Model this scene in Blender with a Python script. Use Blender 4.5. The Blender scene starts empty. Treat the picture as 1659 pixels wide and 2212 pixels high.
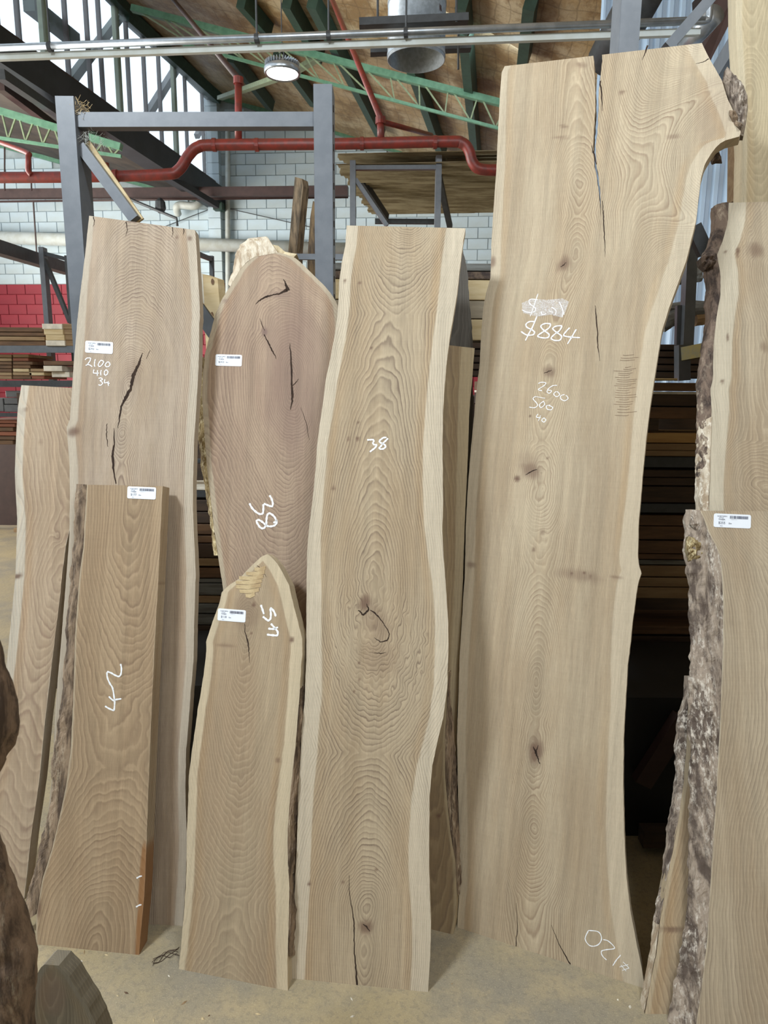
import bpy, math, random
import numpy as np
from mathutils import Vector, Matrix
random.seed(7)
SC = bpy.context.scene
COL = SC.collection

# ------------------------------------------------------------------ camera
F = 1480.0; CX = 829.5; CY = 1106.0; H = 1.55
TH = math.radians(10.5); RO = math.radians(0.46)
fwd = np.array([0, math.cos(TH), -math.sin(TH)])
up0 = np.array([0, math.sin(TH), math.cos(TH)]); r0 = np.array([1., 0, 0])
rgt = r0 * math.cos(RO) + up0 * math.sin(RO)
upv = up0 * math.cos(RO) - r0 * math.sin(RO)
CAM = np.array([0, 0, H])
cd = bpy.data.cameras.new('camera'); cam = bpy.data.objects.new('camera', cd); COL.objects.link(cam)
M = Matrix.Identity(4)
for i in range(3):
    M[i][0] = rgt[i]; M[i][1] = upv[i]; M[i][2] = -fwd[i]; M[i][3] = CAM[i]
cam.matrix_world = M
cd.sensor_fit = 'VERTICAL'; cd.sensor_height = 36; cd.lens = 36 * F / 2212
cd.clip_start = 0.05; cd.clip_end = 200
cd.dof.use_dof = True; cd.dof.focus_distance = 2.1; cd.dof.aperture_fstop = 10
SC.camera = cam
# ------------------------------------------------------------------ world, light, exposure
w = bpy.data.worlds.new('world'); SC.world = w; w.use_nodes = True
bg = w.node_tree.nodes['Background']; bg.inputs[0].default_value = (0.80, 0.91, 1.0, 1); bg.inputs[1].default_value = 2.1
def area(name, loc, target, size, power, color):
    l = bpy.data.lights.new(name, 'AREA'); l.shape = 'RECTANGLE'; l.size, l.size_y = size; l.energy = power; l.color = color
    o = bpy.data.objects.new(name, l); COL.objects.link(o); o.location = loc
    o.rotation_euler = (Vector(target) - Vector(loc)).to_track_quat('-Z', 'Y').to_euler()
    return o
area('roof_light', (-2.1, -0.2, 4.1), (0.4, 2.2, 1.2), (0.6, 0.5), 185, (0.86, 0.94, 1.0))
area('top_fill_right', (1.1, -0.2, 4.5), (0.9, 2.2, 1.9), (0.8, 0.6), 92, (0.84, 0.93, 1.0))  # second overhead lamp, added to brighten the top of the big slab
area('front_fill', (1.5, -5.6, 2.6), (0.0, 2.0, 1.2), (5.0, 2.6), 72, (1.0, 0.88, 0.72))  # soft warm fill added for the hall behind the camera, no door there
area('side_fill', (-8.7, 7.5, 2.4), (4.0, 9.5, 5.5), (8.0, 4.2), 1500, (1.0, 0.97, 0.9))  # unseen lamp added at left to brighten roof lining and back wall
area('wall_fill', (2.0, 9.5, 6.2), (-0.5, 14.4, 3.2), (5.0, 2.0), 420, (0.80, 0.93, 1.0))  # lamp added below the closed lining to brighten the back wall
SC.view_settings.view_transform = 'Standard'; SC.view_settings.look = 'None'
SC.view_settings.exposure = -0.22; SC.view_settings.gamma = 1.0; SC.view_settings.use_curve_mapping = False

# ------------------------------------------------------------------ projection helpers
def ray(px, py):
    return fwd + (px - CX) / F * rgt - (py - CY) / F * upv
def hit(px, py, p0, n):
    d = ray(px, py); return CAM + d * (np.dot(p0 - CAM, n) / np.dot(d, n))
def floor_pt(px, py): return hit(px, py, np.zeros(3), np.array([0, 0, 1.]))
def PY(px, py, Y): return hit(px, py, np.array([0, Y, 0.]), np.array([0, 1., 0]))
def nrm(v): v = np.asarray(v, float); return v / np.linalg.norm(v)
def project(p):
    d = np.asarray(p) - CAM; z = np.dot(d, fwd)
    return CX + F * np.dot(d, rgt) / z, CY - F * np.dot(d, upv) / z, z

# ------------------------------------------------------------------ noise
def vnoise(x, y, seed=0):
    x = np.asarray(x, float); y = np.asarray(y, float)
    xi = np.floor(x).astype(np.int64); yi = np.floor(y).astype(np.int64)
    fx = x - xi; fy = y - yi; fx = fx * fx * (3 - 2 * fx); fy = fy * fy * (3 - 2 * fy)
    def h(a, b):
        n = (a * 374761393 + b * 668265263 + seed * 974634777) & 0x7fffffff
        n = ((n ^ (n >> 13)) * 1274126177) & 0x7fffffff
        n = n ^ (n >> 16)
        return (n & 0xffff) / 32767.5 - 1
    a = h(xi, yi); b = h(xi + 1, yi); c = h(xi, yi + 1); d = h(xi + 1, yi + 1)
    return (a * (1 - fx) + b * fx) * (1 - fy) + (c * (1 - fx) + d * fx) * fy
def fbm(x, y, seed=0, o=3):
    s = 0; a = 1.0; t = 0
    for k in range(o):
        s = s + a * vnoise(x * 2 ** k, y * 2 ** k, seed + k * 17); t += a; a *= .5
    return s / t

# ------------------------------------------------------------------ objects and tags
def tag(o, label=None, cat=None, group=None, kind=None):
    if label: o['label'] = label
    if cat: o['category'] = cat
    if group: o['group'] = group
    if kind: o['kind'] = kind
    return o
def mesh_obj(name, verts, faces, mat=None, parent=None, smooth=False):
    me = bpy.data.meshes.new(name); me.from_pydata([tuple(v) for v in verts], [], faces); me.update()
    if mat: me.materials.append(mat)
    if smooth: me.polygons.foreach_set('use_smooth', [True] * len(me.polygons))
    o = bpy.data.objects.new(name, me); COL.objects.link(o)
    if parent: o.parent = parent
    return o
def empty(name, loc=(0, 0, 0)):
    o = bpy.data.objects.new(name, None); COL.objects.link(o); o.location = loc; o.empty_display_size = .1
    return o
class MB:
    def __init__(s): s.v = []; s.f = []
    def add(s, v, f):
        b = len(s.v); s.v += [np.asarray(p, float) for p in v]; s.f += [[i + b for i in q] for q in f]
    def box(s, p, ex, ey, ez):
        """centre p, half-extent vectors"""
        p, ex, ey, ez = map(lambda a: np.asarray(a, float), (p, ex, ey, ez))
        v = [p + a * ex + b * ey + c * ez for c in (-1, 1) for b in (-1, 1) for a in (-1, 1)]
        s.add(v, [[0, 2, 3, 1], [4, 5, 7, 6], [0, 1, 5, 4], [2, 6, 7, 3], [0, 4, 6, 2], [1, 3, 7, 5]])
    def beam(s, a, b, w, h, up=(0, 0, 1)):
        a = np.asarray(a, float); b = np.asarray(b, float); d = nrm(b - a)
        side = np.cross(d, up)
        if np.linalg.norm(side) < 1e-3: side = np.cross(d, (0, 1, 0))
        side = nrm(side); u = np.cross(side, d)
        s.box((a + b) / 2, (b - a) / 2, side * w / 2, u * h / 2)
    def tube(s, pts, r, n=12, caps=True, noise=0, seed=0):
        pts = [np.asarray(p, float) for p in pts]; m = len(pts)
        r = [r] * m if np.isscalar(r) else r
        d0 = nrm(pts[1] - pts[0]); ref = np.array([0, 0, 1.]) if abs(d0[2]) < .9 else np.array([0, 1., 0])
        sd = nrm(np.cross(d0, ref)); V = []
        for i, p in enumerate(pts):
            d = nrm(pts[min(i + 1, m - 1)] - pts[max(i - 1, 0)])
            sd = nrm(sd - d * np.dot(sd, d)); u = np.cross(sd, d)
            for k in range(n):
                a = 2 * math.pi * k / n; rr = r[i]
                if noise: rr *= 1 + noise * float(fbm(np.array(i * .35), np.array(k * 6.0 / n), seed))
                V.append(p + rr * (math.cos(a) * sd + math.sin(a) * u))
        Fc = [[i * n + k, i * n + (k + 1) % n, (i + 1) * n + (k + 1) % n, (i + 1) * n + k] for i in range(m - 1) for k in range(n)]
        if caps: Fc += [list(range(n - 1, -1, -1)), [(m - 1) * n + k for k in range(n)]]
        s.add(V, Fc)
    def obj(s, name, mat, parent=None, smooth=False): return mesh_obj(name, s.v, s.f, mat, parent, smooth)
def smooth_path(pts, k=6):
    pts = [np.asarray(p, float) for p in pts]; out = []
    for i in range(len(pts) - 1):
        p0 = pts[max(i - 1, 0)]; p1 = pts[i]; p2 = pts[i + 1]; p3 = pts[min(i + 2, len(pts) - 1)]
        for j in range(k):
            t = j / k
            out.append(.5 * ((2 * p1) + (p2 - p0) * t + (2 * p0 - 5 * p1 + 4 * p2 - p3) * t * t + (3 * p1 - p0 - 3 * p2 + p3) * t ** 3))
    out.append(pts[-1]); return out

# ------------------------------------------------------------------ materials
class NT:
    def __init__(s, name):
        s.m = bpy.data.materials.new(name); s.m.use_nodes = True; s.t = s.m.node_tree; s.N = s.t.nodes
        s.b = s.N['Principled BSDF']; s.out = s.N['Material Output']
    def n(s, typ, **kw):
        o = s.N.new(typ)
        for k, v in kw.items():
            if k.startswith('i_'): 
                key = k[2:]; key = int(key) if key.isdigit() else key
                s.set(o.inputs[key], v)
            else: setattr(o, k, v)
        return o
    def set(s, inp, v):
        if isinstance(v, bpy.types.NodeSocket): s.t.links.new(v, inp)
        else: inp.default_value = v
    def math(s, op, a, b=0.0, c=None, clamp=False):
        o = s.N.new('ShaderNodeMath'); o.operation = op; o.use_clamp = clamp
        s.set(o.inputs[0], a); s.set(o.inputs[1], b)
        if c is not None: s.set(o.inputs[2], c)
        return o.outputs[0]
    def mix(s, f, a, b, blend='MIX'):
        o = s.N.new('ShaderNodeMix'); o.data_type = 'RGBA'; o.blend_type = blend
        s.set(o.inputs[0], f)
        s.set(o.inputs[6], a if isinstance(a, bpy.types.NodeSocket) else (*a[:3], 1))
        s.set(o.inputs[7], b if isinstance(b, bpy.types.NodeSocket) else (*b[:3], 1))
        return o.outputs[2]
    def attr(s, name): 
        o = s.N.new('ShaderNodeAttribute'); o.attribute_name = name; return o
    def noise(s, vec, scale=5, detail=3, rough=.55, dist=0):
        o = s.N.new('ShaderNodeTexNoise'); s.set(o.inputs['Scale'], scale); s.set(o.inputs['Detail'], detail)
        s.set(o.inputs['Roughness'], rough); s.set(o.inputs['Distortion'], dist)
        if vec is not None: s.t.links.new(vec, o.inputs['Vector'])
        return o.outputs[0]
    def scale(s, vec, sc):
        o = s.N.new('ShaderNodeMapping'); s.t.links.new(vec, o.inputs[0]); o.inputs['Scale'].default_value = sc; return o.outputs[0]
    def ramp(s, f, a, b):
        o = s.N.new('ShaderNodeMapRange'); s.set(o.inputs[0], f); o.inputs[1].default_value = a; o.inputs[2].default_value = b
        o.interpolation_type = 'SMOOTHSTEP'; return o.outputs[0]
    def obj(s):
        return s.N.new('ShaderNodeTexCoord').outputs['Object']
    def bump(s, h, strength=.3, dist=.002):
        o = s.N.new('ShaderNodeBump'); s.set(o.inputs['Height'], h); o.inputs['Strength'].default_value = strength
        o.inputs['Distance'].default_value = dist; s.t.links.new(o.outputs[0], s.b.inputs['Normal'])

def simple(name, c, rough=.6, metal=0, var=.25, sc=8, c2=None, stretch=(1, 1, 1), bump=0, dist=.004):
    t = NT(name); v = t.scale(t.obj(), stretch)
    n = t.noise(v, sc, 5, .6)
    c2 = c2 or tuple(x * (1 - var) for x in c)
    col = t.mix(t.ramp(n, .35, .65), c, c2)
    t.set(t.b.inputs['Base Color'], col); t.b.inputs['Roughness'].default_value = rough; t.b.inputs['Metallic'].default_value = metal
    if bump: t.bump(n, bump, dist)
    return t.m

def wood_mat(name, heart, heart2, sap, line, amt=.75, core=(.14, .08, .055), fine=1.0):
    heart = tuple(a * b for a, b in zip(heart, (.90, .905, .875))); heart2 = tuple(a * b for a, b in zip(heart2, (.87, .865, .83))); sap = tuple(a * b for a, b in zip(sap, (.94, .955, .95)))
    t = NT(name)
    g = t.attr('grain').outputs['Vector']
    ph = t.attr('ring').outputs['Fac']; sp = t.attr('sap').outputs['Fac']; kn = t.attr('knot').outputs['Fac']; st = t.attr('stain').outputs['Fac']
    wob = t.noise(t.scale(g, (70, 9, 1)), 1, 2)
    p = t.math('ADD', ph, t.math('MULTIPLY', t.math('SUBTRACT', wob, .5), .45))
    fr = t.math('FRACT', p)
    up = t.ramp(fr, .30, .86); dn = t.math('SUBTRACT', 1.0, t.ramp(fr, .90, 1.0)); hi = t.math('MULTIPLY', t.ramp(fr, .0, .06), t.math('SUBTRACT', 1.0, t.ramp(fr, .1, .4)))
    ln = t.math('MULTIPLY', t.math('POWER', up, 3.0), dn)
    comb = t.N.new('ShaderNodeCombineXYZ'); t.t.links.new(t.math('MULTIPLY', p, .33), comb.inputs[0])
    rs = t.noise(comb.outputs[0], 1.0, 2)
    ln = t.math('MULTIPLY', ln, t.ramp(rs, .22, .66))
    brk = t.noise(t.scale(g, (11, 4, 1)), 1, 4, .65)
    ln = t.math('MULTIPLY', ln, t.ramp(brk, .25, .6))
    big = t.noise(t.scale(g, (7, 1.6, 1)), 1, 4, .6)
    base = t.mix(t.ramp(big, .35, .65), heart, heart2)
    slow = t.N.new('ShaderNodeCombineXYZ'); t.t.links.new(t.math('MULTIPLY', p, .09), slow.inputs[0]); slow.inputs[1].default_value = 7.7
    band = t.noise(slow.outputs[0], 1.0, 3)
    base = t.mix(t.math('MULTIPLY', t.ramp(band, .42, .62), .38), base, tuple(x * .72 for x in heart))
    s2 = t.ramp(t.math('ADD', sp, t.math('MULTIPLY', t.math('SUBTRACT', t.noise(t.scale(g, (40, 3, 1)), 1, 3), .5), .5)), .35, .65)
    base = t.mix(t.math('MULTIPLY', t.attr('gold').outputs['Fac'], .45), base, tuple(c * k for c, k in zip(heart, (.98, .80, .60))))
    base = t.mix(t.math('MULTIPLY', s2, .72), base, sap)
    base = t.mix(t.math('MULTIPLY', hi, .30), base, tuple(min(1, x * 1.32) for x in heart))
    base = t.mix(t.math('MULTIPLY', ln, t.math('MULTIPLY', amt, t.math('SUBTRACT', 1.0, t.math('MULTIPLY', s2, .45)))), base, line)
    fib = t.noise(t.scale(g, (420, 16, 1)), 1, 3, .7)
    fib2 = t.noise(t.scale(g, (900, 60, 1)), 1, 2, .7)
    f = t.math('ADD', t.math('MULTIPLY', t.math('SUBTRACT', fib, .5), .45 * fine), t.math('MULTIPLY', t.math('SUBTRACT', fib2, .5), .35 * fine))
    saw = t.noise(t.scale(g, (6, 170, 1)), 1, 2)
    f = t.math('ADD', f, t.math('MULTIPLY', t.math('SUBTRACT', saw, .5), .10))
    st1 = t.noise(t.scale(g, (75, .9, 1)), 1, 3, .6); st2 = t.noise(t.scale(g, (22, .5, 1)), 1, 2)
    f = t.math('ADD', f, t.math('ADD', t.math('MULTIPLY', t.math('SUBTRACT', st1, .5), .42), t.math('MULTIPLY', t.math('SUBTRACT', st2, .5), .38)))
    f = t.math('ADD', 1.0, f)
    cmb = t.N.new('ShaderNodeCombineXYZ')
    for i in range(3): t.t.links.new(f, cmb.inputs[i])
    base = t.mix(1.0, base, cmb.outputs[0], 'MULTIPLY')
    base = t.mix(kn, base, core)
    base = t.mix(st, base, (.25, .105, .03))
    t.set(t.b.inputs['Base Color'], base); t.b.inputs['Roughness'].default_value = .72
    t.b.inputs['Specular IOR Level'].default_value = .25
    t.bump(t.math('ADD', t.math('MULTIPLY', ln, -.5), fib), .25, .0008)
    return t.m

def bark_mat(name, dark, mid, light, k=.5):
    t = NT(name); g = t.attr('grain').outputs['Vector']
    a = t.noise(t.scale(g, (55, 9, 30)), 1, 5, .7, .3)
    b = t.noise(t.scale(g, (160, 40, 90)), 1, 4, .75)
    c = t.noise(t.scale(g, (14, 2.2, 8)), 1, 3)
    col = t.mix(t.ramp(a, .38, .6), dark, mid)
    lf = t.math('MULTIPLY', t.ramp(b, .48, .66), t.ramp(c, .62 - k * .3, .78 - k * .3))
    col = t.mix(lf, col, light)
    t.set(t.b.inputs['Base Color'], col); t.b.inputs['Roughness'].default_value = .9
    t.bump(t.math('ADD', a, t.math('MULTIPLY', b, .5)), .8, .006)
    return t.m

HE = (.44, .345, .245); HE2 = (.395, .29, .195); SA = (.60, .515, .385); LI = (.22, .155, .105)
M_W1 = wood_mat('elm_pinkish', (.45, .36, .28), (.39, .30, .215), (.51, .445, .355), (.19, .13, .10), .95)
M_W2 = wood_mat('elm_brown', (.39, .285, .185), (.345, .245, .155), (.47, .39, .285), (.19, .125, .08), .62)
M_W3 = wood_mat('elm_red', (.40, .295, .215), (.335, .235, .175), (.47, .40, .29), (.18, .115, .09), .66, core=(.19, .125, .105))
M_W5 = wood_mat('elm_beige', (.44, .35, .245), (.385, .29, .19), (.60, .52, .405), (.17, .12, .085), .85)
M_W4 = wood_mat('elm_quiet', (.40, .31, .21), (.36, .265, .175), (.60, .50, .35), (.22, .155, .105), .42)
M_W0 = wood_mat('elm_rosy', (.45, .345, .25), (.40, .30, .21), (.60, .55, .46), (.23, .15, .11), .65)
M_W6 = wood_mat('elm_golden', (.475, .385, .275), (.42, .325, .22), (.53, .445, .33), (.25, .175, .115), .85)
M_W7 = wood_mat('elm_pale', (.46, .375, .275), (.40, .31, .215), (.62, .55, .43), (.22, .165, .12), .6)
M_W9 = wood_mat('pale_plank', (.52, .43, .29), (.44, .36, .24), (.62, .53, .38), (.34, .27, .17), .4)
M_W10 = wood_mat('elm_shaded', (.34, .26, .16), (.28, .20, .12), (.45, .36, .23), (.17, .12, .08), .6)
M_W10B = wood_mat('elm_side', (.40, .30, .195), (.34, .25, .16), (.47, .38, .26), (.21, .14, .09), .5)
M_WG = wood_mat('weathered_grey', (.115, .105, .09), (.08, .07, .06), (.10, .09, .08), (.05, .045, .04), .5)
M_WC = wood_mat('weathered_brown', (.19, .155, .105), (.12, .10, .07), (.13, .11, .08), (.07, .055, .04), .2)
M_BK1 = bark_mat('bark_brown', (.07, .045, .028), (.26, .185, .12), (.50, .42, .30), .45)
M_BK2 = bark_mat('bark_dark', (.045, .03, .024), (.19, .135, .10), (.46, .38, .28), .35)
M_BK3 = bark_mat('bark_grey', (.09, .065, .05), (.33, .265, .205), (.60, .54, .46), .75)
M_BK4 = bark_mat('bark_yellow', (.14, .09, .03), (.46, .36, .19), (.72, .64, .42), .9)
M_BKP = bark_mat('peeled_cream', (.36, .27, .18), (.60, .52, .40), (.74, .68, .57), .9)
M_DRIFT = bark_mat('driftwood', (.05, .03, .018), (.19, .125, .08), (.36, .31, .22), .35)
M_CRACK = simple('crack_dark', (.035, .018, .010), .95, var=.4, sc=60)
M_STEEL = simple('grey_painted_steel', (.145, .16, .18), .42, 0.0, sc=18, c2=(.12, .135, .155), bump=.05)
M_STEELD = simple('dark_steel', (.06, .065, .07), .5, 0.2, sc=20)
M_GREEN = simple('green_steel', (.10, .235, .15), .5, sc=14, c2=(.14, .30, .195))
M_GREEND = simple('dark_green_steel', (.025, .06, .042), .55, sc=14)
M_GREENL = simple('pale_green_steel', (.27, .34, .20), .5, sc=14)
M_RED = simple('red_pipe', (.25, .035, .025), .42, sc=20, c2=(.16, .035, .028))
M_BROWN = simple('dark_brown_steel', (.055, .028, .024), .5, sc=10)
M_SILV = simple('galvanised', (.48, .52, .56), .32, .75, sc=12, c2=(.36, .40, .44))
M_PALE = simple('painted_pale_grey', (.58, .62, .60), .5, sc=6, c2=(.50, .52, .47))
M_BLOCKW = simple('white_block_paint', (.56, .68, .76), .75, sc=1.2, c2=(.50, .58, .60), bump=.15)
M_BLOCKR = simple('red_block_paint', (.30, .018, .034), .6, sc=2.4, c2=(.24, .015, .028), bump=.15)
M_MORT = simple('mortar', (.46, .52, .54), .9, sc=3)
M_MORTR = simple('red_mortar', (.30, .016, .03), .9, sc=3)
M_GUT = simple('dark_gutter', (.035, .042, .05), .6, sc=3)
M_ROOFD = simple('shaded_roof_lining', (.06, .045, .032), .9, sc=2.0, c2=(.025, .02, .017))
M_CREAM = simple('cream_timber', (.60, .48, .28), .7, sc=5, stretch=(1, 6, 6), c2=(.50, .37, .19))
M_WHITEW = simple('white_sawn_end', (.74, .68, .56), .7, sc=14)
M_TAN = simple('tan_timber', (.34, .23, .12), .7, sc=5, stretch=(1, 8, 8), c2=(.25, .155, .075))
M_ORANGE = simple('orange_timber', (.50, .30, .105), .65, sc=4, stretch=(1, 8, 8), c2=(.40, .22, .07))
M_BRN = simple('brown_timber', (.17, .09, .042), .75, sc=5, stretch=(1, 8, 8), c2=(.10, .055, .028))
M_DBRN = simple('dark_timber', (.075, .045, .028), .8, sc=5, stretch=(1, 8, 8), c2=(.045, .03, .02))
M_GRYT = simple('grey_weathered_timber', (.20, .205, .19), .85, sc=5, stretch=(1, 8, 8), c2=(.12, .115, .10))
M_REDT = simple('red_timber', (.26, .09, .045), .75, sc=5, stretch=(1, 8, 8))
M_YEL = simple('yellow_paint', (.75, .62, .03), .5)
M_BLACK = simple('ink', (.10, .11, .16), .6)
M_STICK = simple('sticker_paper', (.80, .84, .90), .35, var=.02)
def chalk_mat(name, a, b, c=(.86, .87, .88)):
    t = NT(name); n = t.noise(t.obj(), 700, 3, .7)
    t.set(t.b.inputs['Base Color'], (*c, 1)); t.b.inputs['Roughness'].default_value = .9
    t.set(t.b.inputs['Alpha'], t.ramp(n, a, b)); return t.m
M_CHALK = chalk_mat('chalk', .25, .46)
M_SMEAR = chalk_mat('chalk_smear', .40, .66, (.82, .80, .80))
def floor_mat():
    t = NT('sawdust_concrete'); v = t.obj()
    a = t.noise(v, 1.3, 5, .6); b = t.noise(v, 60, 4, .75); c = t.noise(v, 6, 5, .65); d = t.noise(v, 260, 2, .7)
    col = t.mix(t.ramp(a, .38, .62), (.25, .22, .165), (.37, .295, .165))
    col = t.mix(t.math('MULTIPLY', t.ramp(c, .45, .66), .6), col, (.42, .33, .19))
    col = t.mix(t.math('MULTIPLY', t.ramp(b, .48, .62), .35), col, (.16, .14, .11))
    col = t.mix(t.math('MULTIPLY', t.ramp(d, .55, .68), .4), col, (.52, .44, .29))
    t.set(t.b.inputs['Base Color'], col); t.b.inputs['Roughness'].default_value = .75
    t.bump(t.math('ADD', b, t.math('MULTIPLY', d, .5)), .5, .003); return t.m
M_FLOOR = floor_mat()

# ------------------------------------------------------------------ slab builder
def interp_curve(pts, t, sm=.012, ln=1.0, seed=0, rough=.0006):
    """pts [(u,v)] sorted bottom to top -> u,v at t"""
    u = np.array([p[0] for p in pts]); v = np.array([p[1] for p in pts]); v = np.maximum.accumulate(v + np.arange(len(v)) * 1e-6)
    tt = (v - v[0]) / (v[-1] - v[0]); uu = np.interp(t, tt, u)
    k = max(1, int(sm / ln * len(t)))
    if k > 1:
        ker = np.hanning(2 * k + 1); ker /= ker.sum()
        ext = np.concatenate([2 * uu[0] - uu[k:0:-1], uu, 2 * uu[-1] - uu[-2:-k - 2:-1]])
        uu = np.convolve(ext, ker, 'valid')
    uu = uu + rough * fbm(t * ln * 60, t * 0, seed, 3) + rough * 1.5 * fbm(t * ln * 9, t * 0 + 3, seed, 2)
    return uu, v[0] + t * (v[-1] - v[0])

class Plane:
    def __init__(s, bl, br, lean, bottom_y=None):
        a = floor_pt(*bl); b = floor_pt(*br); s.eu = nrm(b - a); back = np.cross((0, 0, 1.), s.eu)
        al = math.radians(lean); s.ev = math.cos(al) * np.array([0, 0, 1.]) + math.sin(al) * back
        s.n = np.cross(s.eu, s.ev); s.o = a        # n points to the viewer
    def uv(s, px, py, off=0.0):
        p = hit(px, py, s.o + s.n * off, s.n) - s.o - s.n * off
        return float(np.dot(p, s.eu)), float(np.dot(p, s.ev))
    def P(s, u, v, off=0.0): return s.o + u * s.eu + v * s.ev + off * s.n

def ctrl(pl, pts, vs, kind):
    """control list [(px,py)] -> u(v);  or [(py, value, px)]"""
    c = sorted([(pl.uv(*p)[1], pl.uv(*p)[0]) for p in pts]); return np.interp(vs, [a for a, b in c], [b for a, b in c])
def sm_interp(x, xs, ys):
    xs = np.array(xs); ys = np.array(ys); o = np.argsort(xs); xs = xs[o]; ys = ys[o]
    i = np.clip(np.searchsorted(xs, x) - 1, 0, len(xs) - 2); t = np.clip((x - xs[i]) / (xs[i + 1] - xs[i]), 0, 1)
    t = t * t * (3 - 2 * t) * .25 + t * .75
    return ys[i] * (1 - t) + ys[i + 1] * t

def slab(label, cat, mat, bl, br, lean, L, R, T, pith, depth, sapw=(.03, .03), freq=170, knots=(), cores=(), stains=(), slot=None,
         seed=1, burl=None, name='live_edge_board', du=.0032, dv=.0065, group=None, wob=1.0, sm=.012, kind=None, rough=.0006, parent=None):
    pl = Plane(bl, br, lean)
    Lp = [pl.uv(*p) for p in L]; Rp = [pl.uv(*p) for p in R]
    Lp = [(Lp[0][0], 0.0)] + Lp[1:]; Rp = [(Rp[0][0], 0.0)] + Rp[1:]
    freq = freq * 1.45; length = max(Lp[-1][1], Rp[-1][1]); nv = int(length / dv) + 1; t = np.linspace(0, 1, nv)
    Lu, Lv = interp_curve(Lp, t, sm, length, seed, rough); Ru, Rv = interp_curve(Rp, t, sm, length, seed + 5, rough)
    width = float(np.max(Ru - Lu)); nu = int(width / du) + 1
    if slot:
        sv = [pl.uv(x, y)[1] for (y, x, _) in slot]; sl_u = [pl.uv(x, y)[0] for (y, x, _) in slot]; sr_u = [pl.uv(x2, y)[0] for (y, _, x2) in slot]
        vm = (Lv + Rv) / 2; o = np.argsort(sv); sv = np.array(sv)[o]; sl_u = np.array(sl_u)[o]; sr_u = np.array(sr_u)[o]
        ju = .0015 * fbm(vm * 90, vm * 0, seed + 2, 2)
        a = (np.interp(vm, sv, sl_u) + ju - Lu) / (Ru - Lu); b = (np.interp(vm, sv, sr_u) + ju - Lu) / (Ru - Lu); b = np.maximum(a, b)
        n1 = int(nu * float(a.mean())); n2 = nu - n1
        S = np.zeros((nv, nu))
        for j in range(nv):
            S[j, :n1] = np.linspace(0, a[j], n1); S[j, n1:] = np.linspace(b[j], 1, n2)
        groups = [(0, n1), (n1, nu)]
    else:
        S = np.tile(np.linspace(0, 1, nu), (nv, 1)); groups = [(0, nu)]
    U = Lu[:, None] * (1 - S) + Ru[:, None] * S; V = Lv[:, None] * (1 - S) + Rv[:, None] * S
    # ring field (distance from a wandering pith)
    pv = [pl.uv(p[0], p[1]) for p in pith]
    Vn = V + .005 * wob * vnoise(U * 22, V * 9, seed + 50) + .004 * vnoise(U * 70, V * 20, seed + 51)
    u0 = sm_interp(Vn, [q[1] for q in pv], [q[0] for q in pv])
    midx = np.mean([p[0] for p in pith])
    dd = [(pl.uv(midx, y)[1], d * .0016) for y, d in depth]
    D = sm_interp(Vn, [q[0] for q in dd], [q[1] for q in dd])
    hwL = np.maximum(u0 - Lu[:, None], .02); hwR = np.maximum(Ru[:, None] - u0, .02)
    mL = float(np.mean(hwL)); mR = float(np.mean(hwR)); mm = (mL + mR) / 2; X0 = U - u0
    qL = np.clip(-X0 / hwL, 0, 1.2); qR = np.clip(X0 / hwR, 0, 1.2)
    X = np.where(X0 < 0, X0 * (1 - qL ** 1.5) - qL ** 2.5 * mL * 1.0, X0 * (1 - qR ** 1.5) + qR ** 2.5 * mR)
    X = X + wob * (.0035 * vnoise(U * 9, V * 3.5, seed + 9) + .0010 * vnoise(U * 30, V * 16, seed + 11))
    D = D + wob * (.004 * vnoise(U * 10 + 40, V * 4, seed + 21) + .0016 * vnoise(U * 45, V * 30, seed + 23))
    r = np.sqrt(X * X + D * D + 1e-6)
    knot = np.zeros_like(U); 
    if burl:
        bu, bv = pl.uv(burl[0], burl[1]); rb = np.sqrt((U - bu) ** 2 + (V - bv) ** 2) + .008 * vnoise(U * 18, V * 18, seed + 70)
        wgt = 1 / (1 + np.exp((rb - burl[2]) / .035)); r = r * (1 - wgt) + (burl[3] - rb) * wgt
    for k in knots:                # px,py, ru,rv (m), ring amplitude (m), darkness, tilt
        ku, kv = pl.uv(k[0], k[1]); tl = math.radians(k[6]) if len(k) > 6 else 0
        a = U - ku; b = V - kv; a2 = a * math.cos(tl) + b * math.sin(tl); b2 = -a * math.sin(tl) + b * math.cos(tl)
        q = (a2 / (k[2] * 1.35)) ** 2 + (b2 / (k[3] * 1.35)) ** 2; q = q * (1 + .35 * vnoise(U * 90, V * 60, seed + 31))
        r = r + k[4] * np.exp(-q / 4.0); knot = np.maximum(knot, min(.95, k[5] * 1.15) * np.exp(-q * q * .8 - q * .25))
    for k in cores:
        ku, kv = pl.uv(k[0], k[1]); q = ((U - ku) / k[2]) ** 2 + ((V - kv) / k[3]) ** 2 + .35 * vnoise(U * 25, V * 12, seed + 33)
        knot = np.maximum(knot, k[4] / (1 + np.exp((q - 1) * 5)))
    ring = r * freq
    dl = U - Lu[:, None]; dr_ = Ru[:, None] - U
    wl = sapw[0] * (1 + .25 * vnoise(V * 3, V * 0 + 2, seed + 40)); wr = sapw[1] * (1 + .25 * vnoise(V * 3, V * 0 + 9, seed + 41))
    sap = np.maximum(1 / (1 + np.exp((dl - wl) / .0045)), 1 / (1 + np.exp((dr_ - wr) / .0045)))
    gold = np.maximum(np.exp(-((dl - wl - .012) / .012) ** 2) * (sapw[0] > .008), np.exp(-((dr_ - wr - .012) / .012) ** 2) * (sapw[1] > .008)) * (.55 + .45 * vnoise(U * 40, V * 2.2, seed + 44))
    stain = np.zeros_like(U)
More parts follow.
